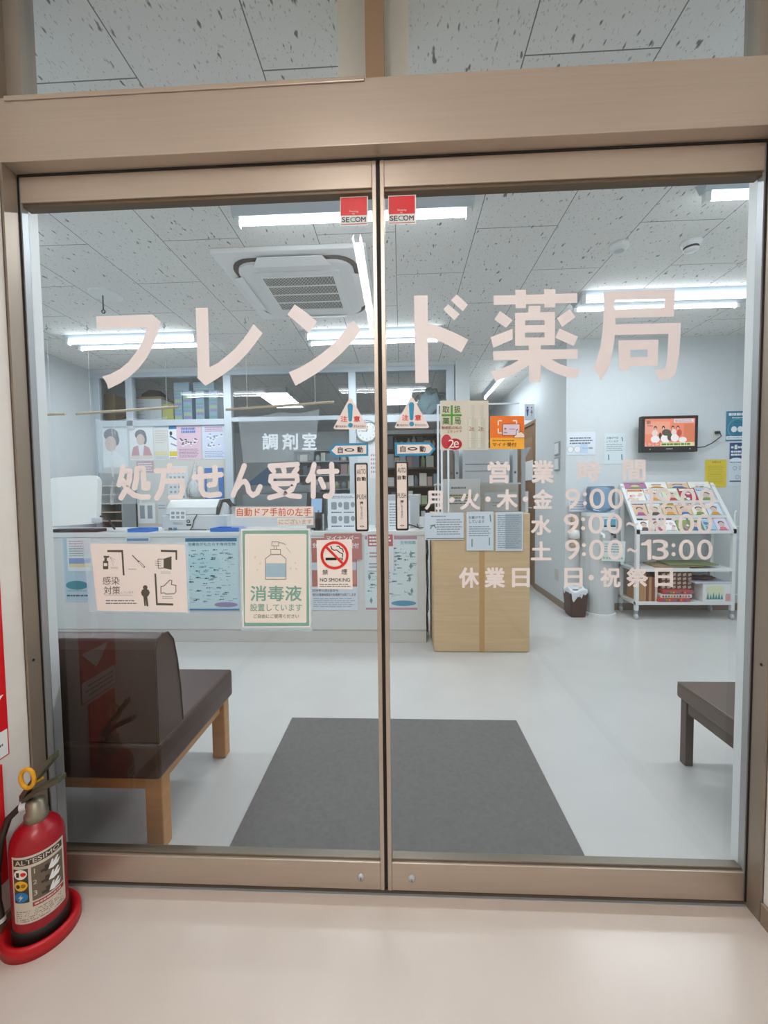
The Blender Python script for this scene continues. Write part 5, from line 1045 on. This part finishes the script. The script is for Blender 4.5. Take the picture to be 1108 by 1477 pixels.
def push(u0, v0, u1, v1, label, pos):
    A, Bp = at(u0, (v0+v1)/2, Y=LY), at(u1, (v0+v1)/2, Y=LY); z1, z0 = at((u0+u1)/2, v0, Y=LY).z, at((u0+u1)/2, v1, Y=LY).z
    t = thing('push_plate', ((A.x+Bp.x)/2, LY, z0), label, 'push plate', 'touch plates for the automatic doors')
    MB().box(A.x, Bp.x, LY-.012, LY, z0, z1, mat('#2a211d', .4)).build('frame', t, bevel=.005)
    s = Sheet(pxrect(u0, v0, u1, v1, LY-.0122)); w_ = u1-u0; s.rrect(u0+2.3, v0+2.6, u1-2.3, v1-2.6, 1.2, mat('#e9dfda', .4), 0)
    s.ell((u0+u1)/2, v0+5.5, .5, .5, M_DARK, 1); s.text('AUTO', u0+3.2, v0+9, u1-3.4, v0+16, M_DARK, 1, .0); s.text('自', u0+3.2, v0+20, u0+8.3, v0+26, M_DARK, 1, .03); s.text('動', u0+10, v0+20, u1-3.2, v0+26, M_DARK, 1, .03)
    s.text('PUSH', u0+3, v0+45.5, u1-3.2, v0+52.5, M_DARK, 1, 0); s.text('押', u0+6.8, v0+55.5, u0+11.6, v0+60, M_DARK, 1, .03); s.text('してください', u0+7.2, v0+61, u0+11.2, v0+81.5, M_DARK, 1, .01, vert=True)
    s.ell((u0+u1)/2, v1-7, 3, 1, M_DARK, 1); s.ell((u0+u1)/2, v1-7, 1.6, .4, M_PAPER, 2); s.build('face_plate', t)
push(512.2, 667.6, 531.4, 766.2, 'vertical touch plate with dark rim on the left door', 0)
push(570.6, 665.6, 589.2, 765, 'vertical touch plate with dark rim on the right door', 1)
# pharmacy and skin care sticker
f = px(STK, 630, 570, 7.914); s = Sheet(f); GR = mat('#4c9a2c', .5); G2 = mat('#55783a', .5); BRN = mat('#a8604c', .5)
s.rect(40, 62, 592, 625, mat('#d3d2c8', .5), 0); s.rect(160, 115, 183, 340, GR, 1); s.rect(57, 217, 285, 241, GR, 1.3)
for ch, b in zip('取扱薬局', ((65, 128, 148, 205), (197, 120, 275, 203), (65, 255, 148, 335), (200, 255, 275, 335))): s.text(ch, *b, G2, 2, .015)
s.text('敏感肌の私の', 55, 354, 287, 390, BRN, 2, .01); s.text('スキンケア', 118, 400, 287, 432, BRN, 2, .01)
RR = mat('#b5162e', .5); s.ell(112, 530, 58, 82, mat('#bb3346', .5), 1); s.ell(205, 560, 84, 66, RR, 1.5); s.text('2', 135, 508, 200, 600, M_PAPER, 3, .005); s.text('e', 195, 525, 252, 600, M_PAPER, 3, .005)
for x in (355, 460):
    s.rrect(x, 262, x+98, 615, 14, mat('#c3c9bf', .5), 1); s.rrect(x+8, 268, x+40, 600, 6, mat('#d5d9d0', .5), 1.5); s.rrect(x+35, 110, x+78, 240, 10, mat('#c6cbc3', .5), 1); s.rect(x+48, 190, x+68, 262, mat('#bfc5bc', .5), .8)
    s.text('2', x+14, 360, x+42, 402, BRN, 2, 0); s.text('e', x+44, 368, x+72, 402, BRN, 2, 0); s.rect(x+12, 406, x+84, 409, BRN, 2); s.lines(x+14, 480, x+80, 560, 3, mat('#98a096', .5), 2, .08)
s.build('skincare_sticker', None, 'cream skin care sticker with green cross and red bean mark on the right door', 'sticker')
# card reception sticker
s = Sheet(f); OR = mat('#ef7a2a', .5); YE = mat('#f6b63c', .5); s.rrect(610, 238, 1000, 615, 12, YE, 0); s.rrect(612, 240, 998, 486, 12, OR, 1)
for pts in ([(702, 345), (702, 292), (745, 292)], [(868, 292), (911, 292), (911, 330)], [(702, 380), (702, 432), (745, 432)]): s.line(pts, 14, M_PAPER, 2, False)
s.rrect(748, 328, 950, 462, 10, mat('#4a2b22', .5), 3); s.rrect(754, 334, 944, 456, 6, mat('#e4d5e6', .5), 4); s.ell(781, 388, 12, 14, HAIR, 5); s.ell(781, 396, 9, 10, SKIN, 5.5); s.rect(762, 420, 802, 438, mat('#b99', .5) if False else mat('#b49aa8', .5), 5); s.rect(825, 385, 890, 392, mat('#7b8fc0', .5), 5)
HND = mat('#f1e2da', .5); s.poly([(870, 478), (900, 450), (905, 395), (922, 388), (935, 425), (965, 412), (997, 448), (997, 486), (880, 486)], mat('#5a3a30', .5), 6); s.poly([(878, 480), (907, 452), (910, 402), (920, 396), (933, 432), (962, 420), (996, 452), (996, 485), (884, 485)], HND, 7)
s.text('マイナ受付', 635, 541, 910, 586, mat('#7a4a1c', .5), 2, .015); s.lines(635, 511, 905, 525, 1, mat('#a2702a', .5), 2, .7)
s.build('card_reception_sticker', None, 'orange and yellow card reception sticker on the right door', 'sticker')
# infection control notice
f = px(STK-.001, 60, 730, 3.957); IK = mat('#5a564c', .6)
t = thing('infection_notice', tuple(at(200, 880, Y=LY)), 'white infection control notice with pictograms on the left door', 'notice')
s = Sheet(f); s.poly([(232, 195), (838, 207), (845, 612), (272, 600)], M_POCKET, -1); s.build('clear_sleeve', t)
s = Sheet(f); s.poly([(278, 213), (820, 218), (836, 606), (318, 597)], mat('#f3edea', .6), 1)
s.poly([(376, 250), (466, 250), (475, 395), (465, 395), (457, 263), (377, 262)], IK, 2); s.poly([(681, 249), (775, 251), (775, 307), (766, 307), (765, 263), (682, 261)], IK, 2); s.poly([(645, 385), (655, 385), (664, 553), (752, 555), (752, 567), (655, 565)], IK, 2)
s.rrect(352, 312, 382, 360, 5, IK, 2); s.rect(360, 296, 374, 314, IK, 2.2); s.poly([(356, 283), (388, 284), (388, 292), (374, 296), (356, 294)], IK, 2.4); s.rect(357, 325, 377, 342, mat('#f3edea', .6), 3); [s.line([(392, 290), (412+6*k, 340-16*k)], 1.6, M_INK2, 2, False) for k in range(3)]
s.line([(520, 281), (556, 318)], 5, IK, 2); s.line([(556, 316), (586, 346)], 11, IK, 2.3); s.line([(560, 320), (584, 344)], 6, mat('#f3edea', .6), 3)
s.poly([(700, 300), (743, 286), (743, 363), (700, 354)], IK, 2); s.poly([(664, 300), (700, 300), (700, 354), (666, 356)], IK, 2.2); s.poly([(668, 304), (698, 303), (698, 350), (670, 352)], mat('#f3edea', .6), 3); [s.line([(650, 312+12*k), (684, 316+12*k)], 2, IK, 4, False) for k in range(3)]
th = [(682, 458), (700, 455), (725, 430), (732, 422), (745, 424), (742, 448), (768, 452), (768, 488), (758, 500), (712, 502), (700, 494), (682, 498), (682, 458)]; s.line(th, 4, IK, 2)
s.ell(593, 464, 13, 13, IK, 2); s.poly([(569, 492), (575, 478), (586, 472), (601, 472), (613, 479), (619, 493), (614, 507), (603, 519), (597, 513), (605, 500), (603, 494), (583, 494), (581, 500), (590, 513), (584, 519), (573, 507)], IK, 2.3); s.poly([(580, 492), (607, 492), (605, 520), (611, 571), (601, 571), (594, 532), (597, 569), (588, 569), (583, 520)], IK, 2.5)
s.text('感染', 350, 402, 446, 448, IK, 2, .0); s.text('対策', 357, 457, 450, 503, IK, 2, .0); s.text('しています', 456, 485, 527, 499, M_INK2, 2, 0); s.rect(360, 506, 520, 508, M_INK2, 2); s.lines(368, 532, 545, 562, 2, M_INK, 2, .35)
s.lines(395, 345, 440, 360, 2, M_INK2, 2, .3); s.lines(497, 355, 545, 364, 1, M_INK2, 2, .4); s.lines(682, 372, 740, 386, 2, M_INK2, 2, .3); s.lines(690, 512, 752, 532, 2, M_INK2, 2, .35)
s.build('paper', t)
# strip above and disinfectant notice
f = px(STK-.001, 320, 730, 3.4625)
t = thing('direction_strip', tuple(at(410, 758, Y=LY)), 'white strip with red characters above the disinfectant notice', 'notice')
s = Sheet(f); s.rect(48, 0, 466, 108, M_POCKET, -1); s.build('clear_sleeve', t)
s = Sheet(f); s.poly([(68, 6), (458, 2), (458, 52), (68, 57)], mat('#f0e6e2', .6), 1); s.poly([(278, 60), (458, 58), (458, 94), (278, 98)], mat('#e4dfdc', .6), 1)
s.text('自動ドア手前の左手', 75, 9, 448, 50, mat('#c8694e', .6), 2, .012); s.text('にございます', 286, 65, 450, 90, mat('#9a958f', .6), 2, .0); s.build('paper', t)
t = thing('disinfectant_notice', tuple(at(398, 908, Y=LY)), 'white disinfectant notice with green border and bottle on the left door', 'notice')
s = Sheet(f); s.poly([(86, 108), (446, 106), (452, 626), (96, 624)], M_POCKET, -1); s.build('clear_sleeve', t)
s = Sheet(f); GN = mat('#7fb0a4', .6); CRM = mat('#f1ece4', .6)
s.poly([(96, 114), (440, 112), (444, 606), (104, 606)], M_PAPER, 1); s.poly([(103, 123), (432, 120), (437, 598), (112, 600)], GN, 2); s.rrect(116, 138, 424, 582, 8, CRM, 3)
LN = mat('#7d7a78', .6)
s.line([(251, 178), (285, 178), (285, 198), (251, 198), (251, 178)], 2.6, LN, 4); s.line([(285, 182), (306, 184), (320, 193)], 3, LN, 4); s.line([(262, 198), (262, 215)], 2.6, LN, 4); s.line([(273, 198), (273, 215)], 2.6, LN, 4); s.line([(246, 240), (246, 216), (294, 216), (294, 240), (246, 240)], 2.6, LN, 4)
s.line([(219, 364), (219, 262), (246, 241), (296, 241), (322, 262), (322, 364), (219, 364)], 2.8, LN, 5); s.rect(222, 285, 320, 353, mat('#a5c6d8', .6), 4); s.line([(323, 205), (345, 232)], 1.5, M_INK2, 4, False)
for u, v in ((168, 254), (193, 285), (178, 318), (368, 283), (345, 310), (372, 312)): s.poly([(u-8, v), (u, v-2), (u, v-10), (u+2, v-2), (u+9, v), (u+2, v+2), (u, v+9), (u-2, v+2)], mat('#e3d6b8', .6), 4)
s.text('消毒液', 143, 396, 400, 474, GN, 4, .022); s.text('設置しています', 143, 486, 402, 524, GN, 4, .012); s.text('ご自由にご使用ください', 160, 538, 386, 559, LN, 4, .01); s.build('paper', t)
# no smoking
s = Sheet(f); s.poly([(474, 170), (650, 165), (654, 414), (480, 413)], mat('#f5eeea', .6), 4); RD = mat('#dc2a22', .5); s.ring(564, 245, 70, 13, RD, 7, 48)
s.rect(519, 257, 574, 270, M_BLACK, 5); s.rect(588, 257, 594, 270, M_BLACK, 5); s.rect(598, 257, 604, 270, M_BLACK, 5); s.line([(546, 200), (550, 213), (562, 220), (575, 218), (590, 232), (604, 236), (604, 252)], 4.5, M_BLACK, 5); s.line([(575, 200), (586, 200), (592, 210), (604, 214), (608, 228)], 4.5, M_BLACK, 5.5)
s.line([(516, 197), (612, 293)], 12, RD, 6.5, False); s.text('禁', 503, 317, 531, 342, M_DARK, 5, .01); s.text('煙', 598, 314, 627, 341, M_DARK, 5, .01); s.text('NO SMOKING', 491, 359, 641, 376, M_BLACK, 5, .011); s.lines(489, 385, 645, 405, 2, M_INK, 5, .4)
s.build('no_smoking_sticker', None, 'white no smoking sticker with red ring on the left door', 'sticker')

# ------------------------------------------------------------------ fire extinguisher and red sign
ex, ey = -.955, -.128
st = thing('extinguisher_stand', (ex, ey, 0), 'red round floor stand under the fire extinguisher', 'stand')
RDE = mat('#9c101e', .32, noise=.08, nscale=30, name='red_enamel'); RDP = mat('#bd121d', .42, name='red_plastic')
MB().lathe([(0, .012), (.062, .012), (.068, .022), (.076, .034), (.083, .036), (.088, .028), (.088, .0), (0, .0)], (ex, ey, 0), RDP, 48).build('ring', st)
t = thing('fire_extinguisher', (ex, ey, .0125), 'red fire extinguisher with yellow pin standing by the left door jamb', 'fire extinguisher')
er = .0605
MB().lathe([(0, .013), (er-.004, .013), (er+.003, .016), (er+.003, .052), (er, .055)], (ex, ey, 0), M_BLACK, 40).build('rubber_skirt', t)
MB().lathe([(er, .05), (er, .262), (er-.003, .28), (er-.011, .298), (er-.024, .312), (.024, .32), (.02, .326)], (ex, ey, 0), RDE, 40).build('cylinder', t)
STL = mat('#87806f', .4, .6)
MB().lathe([(.025, .318), (.027, .322), (.027, .338), (.022, .342), (.02, .372), (.0, .374)], (ex, ey, 0), STL, 24).build('valve', t)
mb = MB(); LV = mat('#5b5a4a', .45, .4)
def lever(p0, p1, p2, w_, th): 
    P0, P1, P2 = Vector(p0), Vector(p1), Vector(p2); n = Vector((0, w_, 0)); u = Vector((0, 0, th)); m_ = MB()
    for a, b in ((P0, P1), (P1, P2)): m_.hexa([a-n, a+n, a+n+u, a-n+u], [b-n, b+n, b+n+u, b-n+u], LV)
    return m_
lever((ex-.034, ey, .372), (ex+.008, ey-.004, .425), (ex+.062, ey, .489), .014, .019).build('lever', t, label='upper squeeze lever', bevel=.002)
lever((ex-.03, ey, .366), (ex+.02, ey-.003, .402), (ex+.080, ey, .429), .013, .015).build('carrying_handle', t, bevel=.002)
ya = mat('#e0a21c', .4)
P = [Vector((ex-.002+.019*math.cos(a), ey-.018, .445+.026*math.sin(a))) for a in [i*2*math.pi/18 for i in range(19)]]
MB().tube(P, .0055, ya, 10).tube([(ex+.01, ey-.018, .43), (ex+.012, ey+.012, .425)], .004, ya, 8).build('safety_pin', t, label='yellow pull ring')
H = mat('#2c2522', .5)
MB().tube([(ex-.015, ey-.005, .36), (ex-.035, ey-.012, .358), (ex-.058, ey-.022, .335), (ex-.070, ey-.035, .28), (ex-.074, ey-.045, .2), (ex-.07, ey-.052, .13), (ex-.058, ey-.056, .075)], [.0085]*5+[.0095, .011], H, 12).build('hose', t)
for p, q_ in (((ex-.02, ey-.006, .36), (ex-.033, ey-.012, .3585)), ((ex-.062, ey-.0555, .09), (ex-.060, ey-.056, .08))): MB().tube([p, q_], .0125, M_LGREY, 12).build('hose_band', t)
# curved label: u is arc in degrees, v in mm down
def cyl(u, v, L):
    a = math.radians(-105+u); r = er+.0006+L*.0002; return Vector((ex+r*math.cos(a), ey+r*math.sin(a), .262-v*.001))
s = Sheet(cyl); CRL = mat('#cfc6b8', .5); DB = mat('#3a322b', .5)
s.grid(0, 0, 118, 182, CRL, 0, 24); s.grid(5, 6, 112, 24, DB, 1, 20)
s.text('ALTESIMO', 10, 8.5, 104, 21.5, CRL, 2, .02)
s.grid(4, 32, 38, 124, DB, 1, 8)
for v, c in ((46, '#e8e2da'), (77, '#e8b21c'), (108, '#1f79b8')): s.disc(21, v, 15, 13.5, mat(c, .5), 3)
s.rect(12, 40, 19, 53, DB, 5); s.disc(28, 46, 6, 5.5, M_RED, 5, 8); s.disc(15, 78, 5, 5.5, DB, 5, 8); s.disc(27, 77, 5.5, 5.5, mat('#9a6f14', .5), 5, 8); s.poly([(24, 98), (15, 109), (20, 110), (16, 119), (27, 106), (21, 105)], CRL, 9)
s.grid(44, 32, 112, 124, mat('#6a5e50', .5), 1, 14)
for k in range(3):
    s.text(str(k+1), 47, 38+k*30, 54, 51+k*30, CRL, 4, .0, keep=True); s.grid(62, 50+k*30, 72, 57+k*30, DB, 3, 3); s.grid(70, 42+k*30, 78, 60+k*30, DB, 3, 3); s.poly([(76, 58+k*30), (84, 37+k*30), (88, 38+k*30), (86, 47+k*30), (96, 36+k*30), (100, 39+k*30), (94, 50+k*30), (104, 46+k*30), (98, 58+k*30), (86, 61+k*30)], M_PAPER, 9)
s.grid(44, 128, 112, 140, mat('#a3343a', .5), 1, 14); s.lines(48, 130, 108, 138, 1, CRL, 2, .6); s.lines(6, 146, 112, 178, 6, mat('#8d8172', .5), 1, .5, 4)
s.build('label_sheet', t, label='cream instruction label with three round symbols')
# red sign on the side wall
def side(u, v, L): return Vector((-1.0435+L*EPS, -.108-.17*(1-u), .487+.62*(1-v)))      # u towards the door, v down
s = Sheet(side)
q4 = [(0, 0), (1, 0), (1, 1), (0, 1)]; s.hexa([side(u, v, 0) for u, v in q4], [side(u, v, -3) for u, v in q4], M_RED)
s.text('消火器', .3, .04, .85, .66, M_PAPER, 1, .03, vert=True); s.poly([(.2, .72), (.95, .72), (.57, .83)], M_PAPER, 1); s.rect(.02, .88, .98, .995, M_PAPER, 1); s.lines(.1, .9, .9, .98, 3, M_INK, 2, .4)
s.build('extinguisher_sign', None, 'red vertical fire extinguisher sign on the left outer wall', 'sign')
MB().box(-1.0445, -1.038, -.26, -.135, .15, .475, M_RED).build('red_wall_strip', None, 'plain red strip on the left outer wall under the sign', 'sign')
